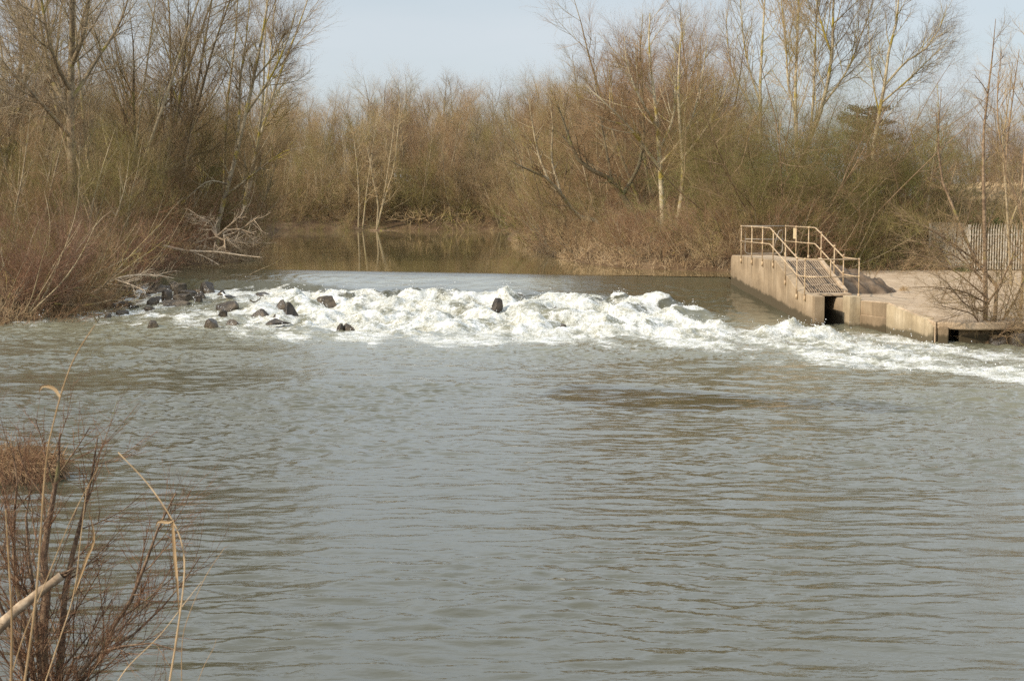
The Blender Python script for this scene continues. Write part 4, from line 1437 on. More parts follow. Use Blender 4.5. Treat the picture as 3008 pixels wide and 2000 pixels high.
# ------------------------------------------------------------------ far wood
def far_wood():
    rng = np.random.default_rng(77)
    n = 0
    rows = [(154.5, 4.2, .95), (160, 4.4, 1.05), (167, 4.6, 1.12), (175, 4.8, 1.2), (185, 5.2, 1.25), (197, 5.6, 1.3), (211, 6.2, 1.32), (228, 7, 1.35)]
    cols = ['twig_tan', 'twig_brown', 'twig_tan', 'twig_brown', 'twig_purple', 'twig_tan', 'twig_olive']
    for ri, (d, sp, sc) in enumerate(rows):
        x = at(590, d) + rng.uniform(0, 3)
        while x < at(1640 if d > 160 else 1180, d):
            y = d + rng.uniform(-2.2, 2.2)
            vx = (x / d * F_PX + CX) / 1.2757
            s2 = sc * rng.uniform(.84, 1.1) * (.84 + .16 * min(max((vx - 620) / 350, 0), 1))
            lab = ('bare tree in the front row of the wood along the far shore of the pool' if ri < 2 else 'bare brown tree inside the dense wood rising beyond the pool' if ri < 6 else 'bare tree on the skyline of the wooded rise beyond the pool')
            put('thicket%d' % rng.integers(5), 'woodland_tree', x, y, lab, 'tree', 'trees of the far wood', s2, rng.uniform(0, 6), 'bark_grey', cols[rng.integers(7)])
            x += sp * rng.uniform(.8, 1.25)
            n += 1
    k = 0
    for d in (157, 164, 172):
        for vx in np.arange(600, 1640 if d > 160 else 1190, 42):
            put('scrub%d' % (k % 4), 'scrub', at(vx + rng.uniform(-15, 15), d), d + rng.uniform(-2, 2), 'brown undergrowth between the trunks of the far wood', 'bush', 'undergrowth of the far wood', rng.uniform(1.3, 1.9), k * 1.3, 'bark_grey', ('twig_olive', 'twig_brown', 'twig_tan')[k % 3])
            k += 1
    for vx, d, sc, lab in ((940, 166, .98, 'slender tall tree standing above the far wood, taller of the pair left of centre'), (905, 170, .9, 'slender tree left of the taller slender tree above the far wood'), (1010, 176, .96, 'slender tree right of the taller slender tree above the far wood'),
                           (850, 158, .8, 'slim pale tree near the left end of the far wood'), (1085, 160, .82, 'slim pale tree in the middle of the far wood'), (1200, 150, .9, 'slim pale tree above the right shore of the pool')):
        put('upright%d' % (int(vx) % 3), 'slender_tree', at(vx, d), d, lab, 'tree', None, sc, vx, 'bark_grey', 'twig_grey')
    # pale multi-stem on the far shore
    d = 152.5
    b = vp(868, 530, d)
    hero('pale_stemmed_tree', 'cluster of thin pale leaning trunks rising from the far shore', b,
         [[b, vp(872, 470, d), vp(862, 420, d), vp(850, 350, d), vp(838, 290, d)], [b, vp(882, 470, d), vp(894, 400, d), vp(905, 330, d), vp(912, 270, d)], [b, vp(886, 460, d), vp(908, 390, d), (vp(918, 310, d)), vp(924, 240, d)],
          [vp(826, 525, d), vp(828, 450, d), vp(824, 380, d), vp(816, 300, d)], [vp(836, 528, d), vp(846, 440, d), vp(858, 360, d), vp(870, 280, d)]],
         [(.10, .03), (.10, .03), (.10, .03), (.085, .03), (.085, .03)], fine((12, 3, 42), (8, 1.6), (6, .9), r=(.035, .017, .010, .008)), 12, 'bark_grey', 'twig_tan')
    # low scrub on the far and right shores
    for k, vx in enumerate(range(640, 1180, 38)):
        d = 151.5 + 2 * math.sin(k * 2.3)
        put('scrub%d' % (k % 4), 'scrub', at(vx, d), d, 'low brown scrub at the waterline of the far shore', 'bush', 'scrub along the far shore', .72 + .2 * math.sin(k * 1.7), k, 'bark_grey', ('twig_brown', 'twig_tan', 'twig_olive')[k % 3])
    # right shore of the pool
    k = 0
    for d, xo in ((146, .8), (138, .9), (130, 1.0), (122, 1.0), (114, .8), (107, .8), (100, .9), (94, 1.0), (88, 1.0), (83, 1.0), (79, 1.0), (75.5, 1.0), (73, 1.0), (70.5, 1.4), (68.5, 1.6), (66.8, 1.4), (65.4, 1.5), (64.3, 1.6), (63.6, 1.5)):
        xe = float(np.interp(d, [62.3, 65.5, 72, 90, 116, 130, 152], [9.0, 5, 2.9, 1.2, -.4, -.2, 0]))
        for j in range(3 if d > 74 else 2):
            put('scrub%d' % (k % 4), 'scrub', xe + xo + j * 1.9 + (.9 if d > 90 else -.3), d + j * .7, 'leafless brown scrub overhanging the right shore of the pool', 'bush', 'scrub along the right shore', (.95, 1.1, .8, 1.0)[k % 4] * (.72 if d < 77 else 1.0), k * 1.9,
                'bark_grey', (('twig_red', 'twig_brown', 'twig_red', 'twig_tan', 'twig_brown') if d < 77 else ('twig_brown', 'twig_tan', 'twig_red', 'twig_brown', 'twig_olive'))[k % 5])
            k += 1
    rng = np.random.default_rng(9)
    k = 0
    for d in (140, 128, 117, 107, 98):
        xe = float(np.interp(d, [62.3, 65.5, 72, 90, 116, 130, 152], [9.0, 5, 2.9, 1.2, -.4, -.2, 0]))
        x = xe + 2.5
        while x < at(1690, d):
            put('thicket%d' % (k % 5), 'woodland_tree', x, d + rng.uniform(-2, 2), 'bushy bare tree in the wood behind the right shore of the pool', 'tree', 'trees behind the right shore', rng.uniform(.72, .95) * (1 + (d - 98) * .003), k * 1.1,
                'bark_grey', ('twig_brown', 'twig_tan', 'twig_olive', 'twig_tan', 'twig_brown')[k % 5])
            x += rng.uniform(4.2, 6)
            k += 1


# ------------------------------------------------------------------ right bank
def right_bank():
    D = 76
    lv = fine((14, 3.0, 44), (9, 1.6), (7, .85), (3, .5), up=.07)
    b = vp(1526, 545, D)
    hero('lichened_tree', 'straight yellow lichened trunk left of the pale forked trunk, mid right bank', b,
         [[b, vp(1524, 480, D), vp(1516, 360, D), vp(1506, 240, D), vp(1496, 180, D), vp(1490, 100, D), vp(1492, 40, D)],
          [vp(1516, 345, D), vp(1545, 280, D + 1), vp(1552, 200, D + 1), vp(1548, 120, D + 1)],
          [vp(1512, 300, D), vp(1465, 220, D - 1), vp(1440, 150, D - 1), vp(1435, 90, D - 1)],
          [vp(1518, 390, D), vp(1450, 300, D - 1), vp(1390, 240, D - 2), vp(1345, 200, D - 2)],
          [vp(1518, 380, D), vp(1560, 330, D - 1), vp(1600, 250, D - 1), vp(1615, 180, D - 1)]],
         [(.15, .02), (.08, .012), (.08, .012), (.09, .012), (.07, .012)], lv, 51, 'bark_pale', 'twig_brown')
    D = 74
    b = vp(1557, 560, D)
    hero('forked_tree', 'pale trunk forking widely like a letter Y, mid right bank', b,
         [[b, vp(1562, 490, D), vp(1570, 432, D), vp(1570, 368, D), vp(1564, 304, D), vp(1558, 224, D), vp(1560, 132, D), vp(1565, 60, D)],
          [vp(1570, 366, D), vp(1585, 348, D), vp(1602, 328, D), vp(1633, 280, D), vp(1658, 235, D), vp(1672, 190, D)],
          [vp(1567, 330, D), vp(1592, 270, D + .5), vp(1612, 180, D + 1), vp(1625, 90, D + 1)]],
         [(.13, .02), (.085, .014), (.06, .012)], fine((12, 2.2, 44), (8, 1.2), (6, .7), (3, .42)), 52, 'bark_pale', 'twig_tan')
    D = 79
    b = vp(1485, 545, D)
    hero('dark_leaning_tree', 'dark thick limb leaning steeply left behind the lichened trunk', b,
         [[b, vp(1460, 495, D), vp(1432, 452, D), vp(1408, 416, D - .5), vp(1352, 388, D - 1), vp(1324, 360, D - 1), vp(1306, 310, D - 1), vp(1285, 250, D - 1)],
          [vp(1408, 416, D - .5), vp(1395, 350, D), vp(1380, 270, D), vp(1370, 190, D)],
          [vp(1432, 452, D), vp(1470, 380, D + .5), vp(1480, 300, D + 1), vp(1475, 200, D + 1), vp(1470, 110, D + 1)]],
         [(.18, .03), (.07, .015), (.11, .02)], fine((14, 2.8, 44), (9, 1.5), (7, .8), (3, .45)), 53, 'bark_dark', 'twig_brown')
    D = 80
    b = vp(1385, 540, D)
    hero('leaning_tree', 'slender tree leaning far left over the pool below the dark limb', b,
         [[b, vp(1372, 510, D), vp(1328, 496, D), vp(1292, 448, D - 1), vp(1260, 412, D - 1.5), vp(1216, 392, D - 2), vp(1176, 372, D - 3)],
          [vp(1262, 414, D - 1.5), vp(1240, 360, D - 1), vp(1226, 290, D - 1), vp(1215, 220, D - 1)],
          [vp(1292, 448, D - 1), vp(1270, 370, D), vp(1272, 290, D), vp(1262, 210, D)]],
         [(.14, .02), (.07, .012), (.07, .012)], fine((11, 2.0, 44), (8, 1.1), (6, .6)), 54, 'bark_grey', 'twig_brown')
    bk = [('thicket4', 1532, 83, 1.24, 'twig_brown', 'broad dense crowned brown tree directly behind the lichened trunk'), ('thicket2', 1592, 86, 1.08, 'twig_purple', 'dense purplish tree directly behind the pale forked trunk'),
          ('thicket1', 1470, 90, 1.22, 'twig_purple', 'broad purplish tree with the highest crown behind the lichened trunk'),
          ('thicket3', 1400, 93, 1.05, 'twig_brown', 'brown bushy tree at the left shoulder of the purplish crown'),
          ('upright0', 1370, 98, .85, 'twig_grey', 'wispy upright tree rising left of the purplish crown'),
          ('upright1', 1440, 100, 1.0, 'twig_grey', 'wispy upright tree poking above the purplish crown'),
          ('upright2', 1600, 95, 1.0, 'twig_grey', 'wispy upright tree between the purplish crown and the tall poplars'),
          ('thicket0', 1560, 97, 1.05, 'twig_brown', 'brown tree behind the pale forked trunk'),
          ('thicket2', 1640, 93, .74, 'twig_tan', 'small tan tree between the forked trunk and the rounded thorn')]
    for i, (key, vx, d, sc, cm, lab) in enumerate(bk):
        put(key, 'bare_tree', at(vx, d), d, lab, 'tree', None, sc, i * 1.3, 'bark_grey', cm)
    # tall poplars beyond the thorn
    lv = fine((20, 4.2, 34), (9, 1.9), (7, 1.0), (2, .55), up=.12, t0=.16)
    D = 74
    b = (at(1829, D), D, 1.6)
    hero('poplar_tree', 'straight tall poplar trunk rising through the rounded thorn', b,
         [[b, vp(1828, 448, D), vp(1830, 350, D), vp(1824, 228, D), vp(1826, 140, D), vp(1828, 35, D), vp(1830, -110, D)],
          [vp(1828, 270, D), vp(1808, 200, D), vp(1802, 120, D), vp(1790, 20, D), vp(1785, -60, D)]], [(.12, .02), (.06, .01)], lv, 61, 'bark_pale', 'twig_tan')
    D = 77
    b = (at(1832, D), D, 1.6)
    hero('poplar_tree', 'thick poplar leaning right beside the straight poplar trunk', b,
         [[b, vp(1838, 410, D), vp(1852, 343, D), vp(1877, 280, D), vp(1898, 196, D), vp(1907, 133, D), vp(1907, 35, D), vp(1912, -120, D)],
          [vp(1860, 325, D), vp(1866, 220, D + 1), vp(1868, 100, D + 1), vp(1872, -60, D + 1)],
          [vp(1907, 133, D), vp(1890, 90, D), vp(1870, 20, D), vp(1860, -60, D)],
          [vp(1885, 250, D), vp(1940, 170, D), vp(1975, 80, D), vp(2000, 0, D)]], [(.15, .02), (.07, .012), (.06, .01), (.06, .01)], lv, 62, 'bark_pale', 'twig_tan')
    D = 84
    b = (at(2000, D), D, 1.6)
    hero('poplar_tree', 'poplar with a long bough sweeping up to the right, farthest right of the tall three', b,
         [[b, vp(2006, 332, D), vp(2017, 266, D), vp(2027, 203, D), vp(2034, 133, D), vp(2052, 52, D), vp(2060, -90, D)],
          [vp(2027, 203, D), vp(2073, 150, D), vp(2118, 119, D), vp(2153, 65, D), vp(2165, 20, D)],
          [vp(2022, 240, D), vp(2085, 185, D - 1), vp(2130, 140, D - 1), vp(2168, 105, D - 1)],
          [vp(2017, 266, D), vp(2000, 190, D), vp(1990, 100, D), vp(1985, 0, D)]], [(.15, .02), (.065, .01), (.06, .01), (.05, .01)], fine((16, 3.0, 36), (9, 1.6), (7, .85), (2, .5), up=.10), 63, 'bark_pale', 'twig_grey')
    D = 92
    b = (at(1744, D), D, 1.6)
    hero('poplar_tree', 'thin wispy poplar behind the left side of the rounded thorn', b,
         [[b, vp(1746, 300, D), vp(1744, 200, D), vp(1748, 100, D), vp(1752, 0, D), vp(1755, -80, D)], [vp(1742, 290, D), vp(1716, 231, D), vp(1680, 170, D), vp(1668, 100, D), vp(1665, 30, D)],
          [vp(1744, 240, D), vp(1715, 150, D), vp(1700, 60, D), vp(1695, -30, D)]], [(.15, .02), (.07, .012), (.07, .012)], fine((16, 3.2, 34), (8, 1.6), (6, .9), up=.12), 64, 'bark_pale', 'twig_grey')
    # thorns
    th = [(1815, 71.5, 1.36, 1.5, 'twig_tan', 'big rounded olive thorn bush behind the handrail'), (1715, 71, 1.0, 1.15, 'twig_olive', 'olive thorn bush left of the big rounded one'), (1925, 73.5, 1.22, 1.3, 'twig_olive', 'olive thorn bush right of the big rounded one'),
          (1768, 75, 1.15, 1.2, 'bud_green', 'greenish thorn bush rising behind the left shoulder of the big rounded one'), (1872, 76, 1.2, 1.25, 'twig_brown', 'brown thorn bush rising behind the right shoulder of the big rounded one'),
          (1968, 71.5, .95, 1.1, 'bud_green', 'greenish thorn bush behind the lower end of the handrail'), (2045, 73, .85, 1.1, 'twig_olive', 'olive thorn bush between the handrail and the reed field'),
          (1660, 69.5, .62, .8, 'bud_green', 'small greenish thorn bush just left of the abutment'), (2010, 76, .95, 1.05, 'twig_olive', 'low olive thorn bush at the right end of the thorn clump'), (2085, 79, .55, .8, 'twig_brown', 'small brown thorn bush left of the reed field')]
    for i, (vx, d, sc, sx, cm, lab) in enumerate(th):
        put('thorn%d' % (i % 2), 'thorn_bush', at(vx, d), d, lab, 'bush', None, sc, i * 1.9 + .5, None, cm, sxy=sx)
    fr = [(1700, 65.5, .9), (1745, 65, 1.0), (1790, 66, 1.0), (1835, 65.5, 1.05), (1880, 66.5, .95), (1925, 66.5, 1.1), (1970, 67.5, .9), (2015, 68, 1.0), (2060, 68.5, .8), (2105, 69, .55), (1720, 67.5, 1.1), (1860, 68.5, 1.2), (1990, 71, 1.1), (2080, 72, 1.2), (2112, 73, .8)]
    for k, (vx, d, sc) in enumerate(fr):
        put('scrub%d' % (k % 4), 'scrub', at(vx, d), d, 'thin stemmed scrub in front of the thorn clump behind the walkway', 'bush', 'scrub behind the walkway', sc, k * 2.2, 'bark_grey', ('twig_olive', 'twig_brown', 'twig_olive', 'twig_red', 'bud_green')[k % 5])
    for k, (vx, d) in enumerate([(1695, 63.6), (1730, 63.4), (1775, 63.6), (1820, 63.8), (1870, 64), (1915, 64.4), (1960, 64.8), (2000, 65.2), (2050, 66.2), (2100, 67.2), (2140, 67.6)]):
        put('bramble%d' % (k % 3), 'bramble', at(vx, d), d, 'low brown bramble on the bank behind the mud heap', 'bramble', 'brambles behind the mud heap', .95, k * 1.3, 'twig_red', ('twig_brown', 'twig_tan', 'twig_olive')[k % 3], parts=('stem', 'twigs'))
    for k, (vx, d, sc) in enumerate([(2150, 72.6, .8), (2185, 72.4, .9), (2222, 71.3, .8), (2262, 68.4, .95), (2300, 68.2, .85), (2338, 68.5, .95), (2375, 68.3, .9), (2205, 71.5, 1.1), (2285, 71.5, 1.1), (2350, 72, 1.2)]):
        put('scrub%d' % (k % 4), 'scrub', at(vx, d), d, 'bare tan scrub tangled through the ivy behind the fence', 'bush', 'scrub behind the fence', sc, k * 1.8, 'bark_grey', ('twig_tan', 'twig_brown', 'twig_olive')[k % 3])
    for k, (vx, d, sc) in enumerate([(2120, 77, .8), (2165, 80, .75), (2250, 78, .7), (2310, 79, .8), (2365, 77, .8), (2200, 92, .8), (2330, 95, .8)]):
        put('scrub%d' % (k % 4), 'scrub', at(vx, d), d, 'bare scrub bush standing in the pale reed field', 'bush', 'scrub in the reed field', sc, k * 1.8, 'bark_grey', ('twig_tan', 'twig_brown', 'twig_olive')[k % 3])
    # far right distance
    for k, (vx, d, sc) in enumerate([(1960, 140, .9), (2040, 150, .8), (2090, 190, .95), (2130, 205, .9), (2170, 185, .85), (2215, 150, .85), (2260, 140, .92), (2310, 135, .95), (2355, 130, 1.0), (2400, 128, 1.0), (2240, 170, .9), (2290, 175, .95), (2340, 165, 1.0), (2055, 175, .8)]):
        put('thicket%d' % (k % 5), 'distant_tree', at(vx, d), d, 'hazy bare tree in the distance beyond the reed field', 'tree', 'distant trees beyond the reeds', sc, k * 1.7, 'bark_grey', ('twig_purple', 'twig_brown', 'twig_grey')[k % 3])


def conifer():
    rng = np.random.default_rng(21)
    d = 148
    b = (at(1992, d), d, gz(at(1992, d), d))
    tr, cr = Bag(), Bag()
    h = hgt(252, d) - b[2]
    tr.tube([(0, 0, -.3), (.1, 0, h * .5), (0, .1, h * .97)], [.3, .22, .05], 8)
    for k in range(70):
        f = rng.uniform(.22, 1) ** .9
        z = h * f
        az = rng.uniform(0, 6.28)
        L = rng.uniform(1.2, 4.3) * (1.45 - .75 * f)
        p = np.array([[0, 0, z]])
        P, Rr = grow(p, np.array([[math.cos(az), math.sin(az), .12]]), np.array([L]), np.array([.06]), np.array([.02]), 5, .1, .03, rng)
        tr.add(*tubes(P, Rr, 4))
        n = 170
        t = rng.uniform(.25, 1, n)
        q = np.stack([np.interp(t, np.linspace(0, 1, 5), P[0][:, c]) for c in range(3)], -1) + rng.normal(0, 1, (n, 3)) * np.array([.32, .32, .10])
        leafy(cr, q, norm(rng.normal(size=(n, 3)) + np.array([0, 0, .5])), .17, rng)
    e = empty('conifer', b, 'dark flat topped conifer far off between the poplars', 'tree')
    link('trunk', tr.mesh('conifer_trunk', M['bark_dark']), e)
    link('crown', cr.mesh('conifer_crown', M['needle']), e)


def reeds_and_hedge():
    rng = np.random.default_rng(14)
    n = 26000
    d = rng.uniform(77, 118, n)
    vx = rng.uniform(2110, 2400, n)
    x = (vx * 1.2757 - CX) * d / F_PX
    z = ground(x, d)
    h = rng.uniform(.9, 1.9, n)
    P, Rr = grow(np.stack((x, d, z), -1), np.stack((rng.normal(.12, .12, n), rng.normal(0, .12, n), np.ones(n)), -1), h, np.full(n, .016), np.full(n, .012), 4, .07, 0, rng)
    b = Bag()
    b.add(*tubes(P, Rr, 3))
    leafy(b, P[:, 3], norm(P[:, 3] - P[:, 2] + np.array([.25, 0, 0])), .26, rng)
    leafy(b, P[:, 2], norm(rng.normal(size=(n, 3)) * .6 + np.array([.3, 0, .6])), .3, rng)
    tag(link('reed_bed', b.mesh('reed_bed', M['reed'])), 'pale dry reeds filling the field beyond the fence', 'reeds', kind='stuff')
    # ivy hedge behind the fence
    for k, (vx0, vx1, d, hh, lab) in enumerate(((2140, 2225, 70, 1.7, 'dark green ivy hedge showing left of the fence top'), (2215, 2300, 69.5, 2.0, 'dark green ivy hedge behind the middle of the fence'), (2295, 2400, 69, 1.9, 'dark green ivy hedge behind the right end of the fence'))):
        x0, x1 = at(vx0, d), at(vx1, d)
        c = ((x0 + x1) / 2, d, gz((x0 + x1) / 2, d))
        e = empty('ivy_hedge', c, lab, 'hedge')
        n = 9000
        p = np.stack((rng.uniform(-.5, .5, n) * (x1 - x0), rng.normal(0, .55, n), np.zeros(n)), -1)
        top = hh + .5 * fbm(p[:, 0] * 1.1 + k * 9, p[:, 1] + 3, 5, 3) - 1.2 * (p[:, 1] / 1.6) ** 2
        p[:, 2] = top * rng.uniform(0, 1, n) ** .6
        lf = Bag()
        leafy(lf, p, norm(rng.normal(size=(n, 3)) + np.array([0, -.6, .2])), .10, rng)
        st = Bag()
        m = 260
        s0 = np.stack((rng.uniform(-.5, .5, m) * (x1 - x0), rng.normal(0, .45, m), np.full(m, -.1)), -1)
        P, Rr = grow(s0, norm(rng.normal(0, .45, (m, 3)) + np.array([0, 0, 1.2])), rng.uniform(1.4, hh + .5, m), np.full(m, .014), np.full(m, .005), 6, .16, .02, rng)
        st.add(*tubes(P, Rr, 3))
        link('stems', st.mesh('ivy_stems', M['twig_tan']), e)
        link('foliage', lf.mesh('ivy_foliage', M['ivy']), e)


def corner_tree():
    """multi-stemmed bush at the waterline by the broken end of the apron"""
    D = 43.2
    b = vp(2272, 796, D)
    lv = [dict(n=16, len=1.6, ang=44, sd=14, t0=.08, up=.06, wig=.10, r=.014, rr=.5, pts=5), dict(n=8, len=.8, ang=42, sd=15, t0=.1, up=.04, wig=.14, r=.007, pts=4),
          dict(n=5, len=.42, ang=40, sd=15, t0=.15, up=.03, wig=.15, r=.0042, pts=3)]
    hero('waterside_tree', 'multi stemmed bare tree rooted at the waterline by the broken apron corner', b,
         [[b, vp(2272, 709, D), vp(2269, 623, D), vp(2264, 515, D), vp(2258, 402, D), vp(2257, 280, D), vp(2268, 175, D), vp(2276, 52, D)],
          [b, vp(2296, 720, D), vp(2298, 661, D), vp(2244, 598, D + .5), vp(2205, 509, D + 1), vp(2160, 402, D + 1), vp(2153, 298, D + 1), vp(2157, 210, D + 1)],
          [vp(2250, 604, D + .4), vp(2196, 563, D), vp(2132, 524, D), vp(2069, 505, D)],
          [vp(2280, 690, D), vp(2200, 625, D - .5), vp(2130, 590, D - .5), vp(2080, 580, D - .5)],
          [vp(2280, 700, D), vp(2215, 670, D - .6), vp(2140, 660, D - 1), vp(2090, 662, D - 1)],
          [b, vp(2250, 730, D - .4), vp(2205, 712, D - .7), vp(2150, 700, D - 1)],
          [vp(2262, 640, D), vp(2200, 590, D - .2), vp(2130, 560, D - .3), vp(2060, 552, D - .3)],
          [vp(2265, 650, D), vp(2190, 560, D + .4), vp(2120, 515, D + .5), vp(2050, 488, D + .6)],
          [vp(2275, 720, D), vp(2225, 700, D - .8), vp(2170, 640, D - 1.2), vp(2110, 620, D - 1.4)],
          [vp(2276, 700, D), vp(2310, 640, D - .4), vp(2340, 560, D - .4), vp(2350, 470, D - .4)],
          [b, vp(2310, 740, D), vp(2340, 690, D), vp(2365, 620, D), vp(2380, 540, D)],
          [b, vp(2320, 760, D - .5), vp(2345, 735, D - .5), vp(2370, 720, D - .5)]],
         [(.075, .008), (.068, .008), (.030, .006), (.026, .005), (.026, .005), (.026, .005), (.026, .005), (.028, .005), (.024, .005), (.03, .006), (.045, .007), (.026, .005)], lv, 71, 'bark_brown', 'twig_tan')
    D = 46
    b = vp(2352, 742, D)
    hero('young_tree', 'slender young tree at the right picture edge beyond the apron corner', b,
         [[b, vp(2356, 507, D), vp(2318, 437, D), vp(2308, 371, D), vp(2322, 210, D), vp(2332, 120, D)], [vp(2345, 480, D), vp(2352, 300, D), vp(2354, 100, D), vp(2352, 30, D)], [vp(2310, 380, D), vp(2290, 300, D), vp(2285, 200, D), vp(2292, 120, D)]],
         [(.055, .008), (.036, .006), (.03, .006)], [dict(n=16, len=1.4, ang=38, sd=10, t0=.15, up=.12, wig=.09, r=.013, pts=5), dict(n=8, len=.75, ang=36, sd=12, t0=.1, up=.08, wig=.12, r=.006, pts=4), dict(n=5, len=.4, ang=36, sd=14, t0=.15, up=.05, wig=.14, r=.004, pts=3)], 72, 'bark_brown', 'twig_tan')
    D = 56
    b = (at(2330, D), D, .9)
    hero('young_tree', 'young tree with yellow lichened stem in front of the fence', b, [[b, vp(2310, 430, D), vp(2300, 330, D), vp(2312, 230, D), vp(2318, 150, D)], [vp(2322, 520, D), vp(2360, 400, D), vp(2375, 280, D)]], [(.055, .008), (.04, .008)],
         [dict(n=16, len=1.7, ang=40, sd=10, t0=.15, up=.1, wig=.09, r=.015, pts=5), dict(n=8, len=.9, ang=36, sd=12, t0=.1, up=.06, wig=.12, r=.008, pts=4), dict(n=5, len=.5, ang=36, sd=14, t0=.15, up=.05, wig=.14, r=.005, pts=3)], 73, 'bark_grey', 'twig_tan')
    D = 60
    b = (at(2120, 72), 72, 1.6)
    hero('sapling', 'thin bare sapling spreading between the poplars and the fence', b, [[b, vp(2140, 400, 72), vp(2152, 300, 72), vp(2148, 200, 72)], [vp(2133, 420, 72), vp(2100, 340, 72), vp(2085, 270, 72)]], [(.06, .01), (.04, .008)],
         [dict(n=14, len=1.8, ang=42, sd=10, t0=.15, up=.1, wig=.09, r=.016, pts=5), dict(n=7, len=.9, ang=36, sd=12, t0=.1, up=.06, wig=.12, r=.008, pts=4), dict(n=5, len=.5, ang=36, sd=14, t0=.15, up=.05, wig=.14, r=.005, pts=3)], 74, 'bark_pale', 'twig_tan')
    for k, (x, y, s) in enumerate(((15.2, 43.0, .8), (16.6, 43.3, .9), (17.6, 44.6, 1.0), (16.2, 42.4, .6), (18.6, 46, 1.0), (19.6, 50, .9), (20.4, 54, .9))):
        put('scrub%d' % (k % 4), 'scrub', x, y, 'low bare scrub beside the waterside tree at the right edge', 'bush', 'scrub by the waterside tree', s, k * 1.4, 'bark_grey', ('twig_tan', 'twig_brown')[k % 2])
    for k, (x, y, s, lab) in enumerate(((14.5, 42.55, .42, 'pale boulder at the right edge waterline under the waterside tree'), (13.85, 42.8, .28, 'small brown stone at the foot of the waterside tree'))):
        me = rock_mesh(s * 2, s * 1.6, s, .4, 90 + k)
        o = link('boulder', me, None, (x, y, .0))
        tag(o, lab, 'rock')
    # weeds in the cracks of the apron
    x, y = 12.9, 54.3
    b = (x, y, .97)
    hero('weed', 'bare twiggy weed growing from a crack in the apron beside the handrail', b, [[b, (x - .05, y, 1.4), (x - .12, y, 1.95)], [b, (x + .15, y, 1.35), (x + .32, y, 1.7)], [b, (x - .2, y, 1.3), (x - .4, y, 1.6)]], [(.012, .004)] * 3,
         [dict(n=7, len=.45, ang=40, sd=12, t0=.2, up=.1, wig=.1, r=.006, pts=4), dict(n=4, len=.2, ang=40, t0=.2, wig=.1, r=.004, pts=3)], 75, 'twig_tan', 'twig_tan', 'weed', parts=('stem', 'twigs'))
    rng = np.random.default_rng(6)
    for k, (x, y, s, lab, mt) in enumerate(((12.85, 54.1, .30, 'small green grass tuft at the foot of the twiggy weed', 'bud_green'), (13.55, 52.2, .18, 'tiny dry tuft alone on the open apron', 'straw'), (19.6, 65.5, .45, 'bright green weed at the foot of the fence', 'leaf_green'), (12.0, 60.6, .55, 'green grass clump on the mud heap behind the handrail', 'bud_green'))):
        n = 160
        P, Rr = grow(rng.normal(0, s * .35, (n, 3)) * np.array([1, 1, 0]), norm(rng.normal(0, .5, (n, 3)) + np.array([0, 0, 1])), s * rng.uniform(.5, 1.1, n), np.full(n, .008), np.full(n, .002), 4, .12, -.08, rng)
        bb = Bag()
        bb.add(*tubes(P, Rr, 3))
        tag(link('grass_tuft', bb.mesh('grass_tuft', M[mt]), None, (x, y, .96 if k < 3 else 1.3)), lab, 'weed')


def bank_grass():
    """dead grass and leaf litter along the waterlines"""
    rng = np.random.default_rng(17)
    n = 150000
    x = np.concatenate((rng.uniform(-30, -11, n // 2), rng.uniform(-2, 22, n // 2)))
    y = np.concatenate((rng.uniform(46, 110, n // 2), rng.uniform(60, 110, n // 2)))
    d = -poly_sd(x, y, RIVER)
    ok = (d > -.05) & (d < 7) & (np.abs(x) < .36 * y + 1) & (rng.random(n) < np.exp(-d / 3.5))
    ok &= ~((x > 9) & (y < 67.5))
    x, y = x[ok], y[ok]
    m = len(x)
    z = ground(x, y)
    P, Rr = grow(np.stack((x, y, z - .03), -1), norm(rng.normal(0, .6, (m, 3)) + np.array([0, -.2, .9])), rng.uniform(.2, .75, m), np.full(m, .011), np.full(m, .004), 4, .16, -.14, rng)
    b = Bag()
    b.add(*tubes(P, Rr, 3))
    tag(link('bank_grass', b.mesh('bank_grass', M['straw'])), 'dead straw coloured grass along the waterline', 'grass', kind='stuff')


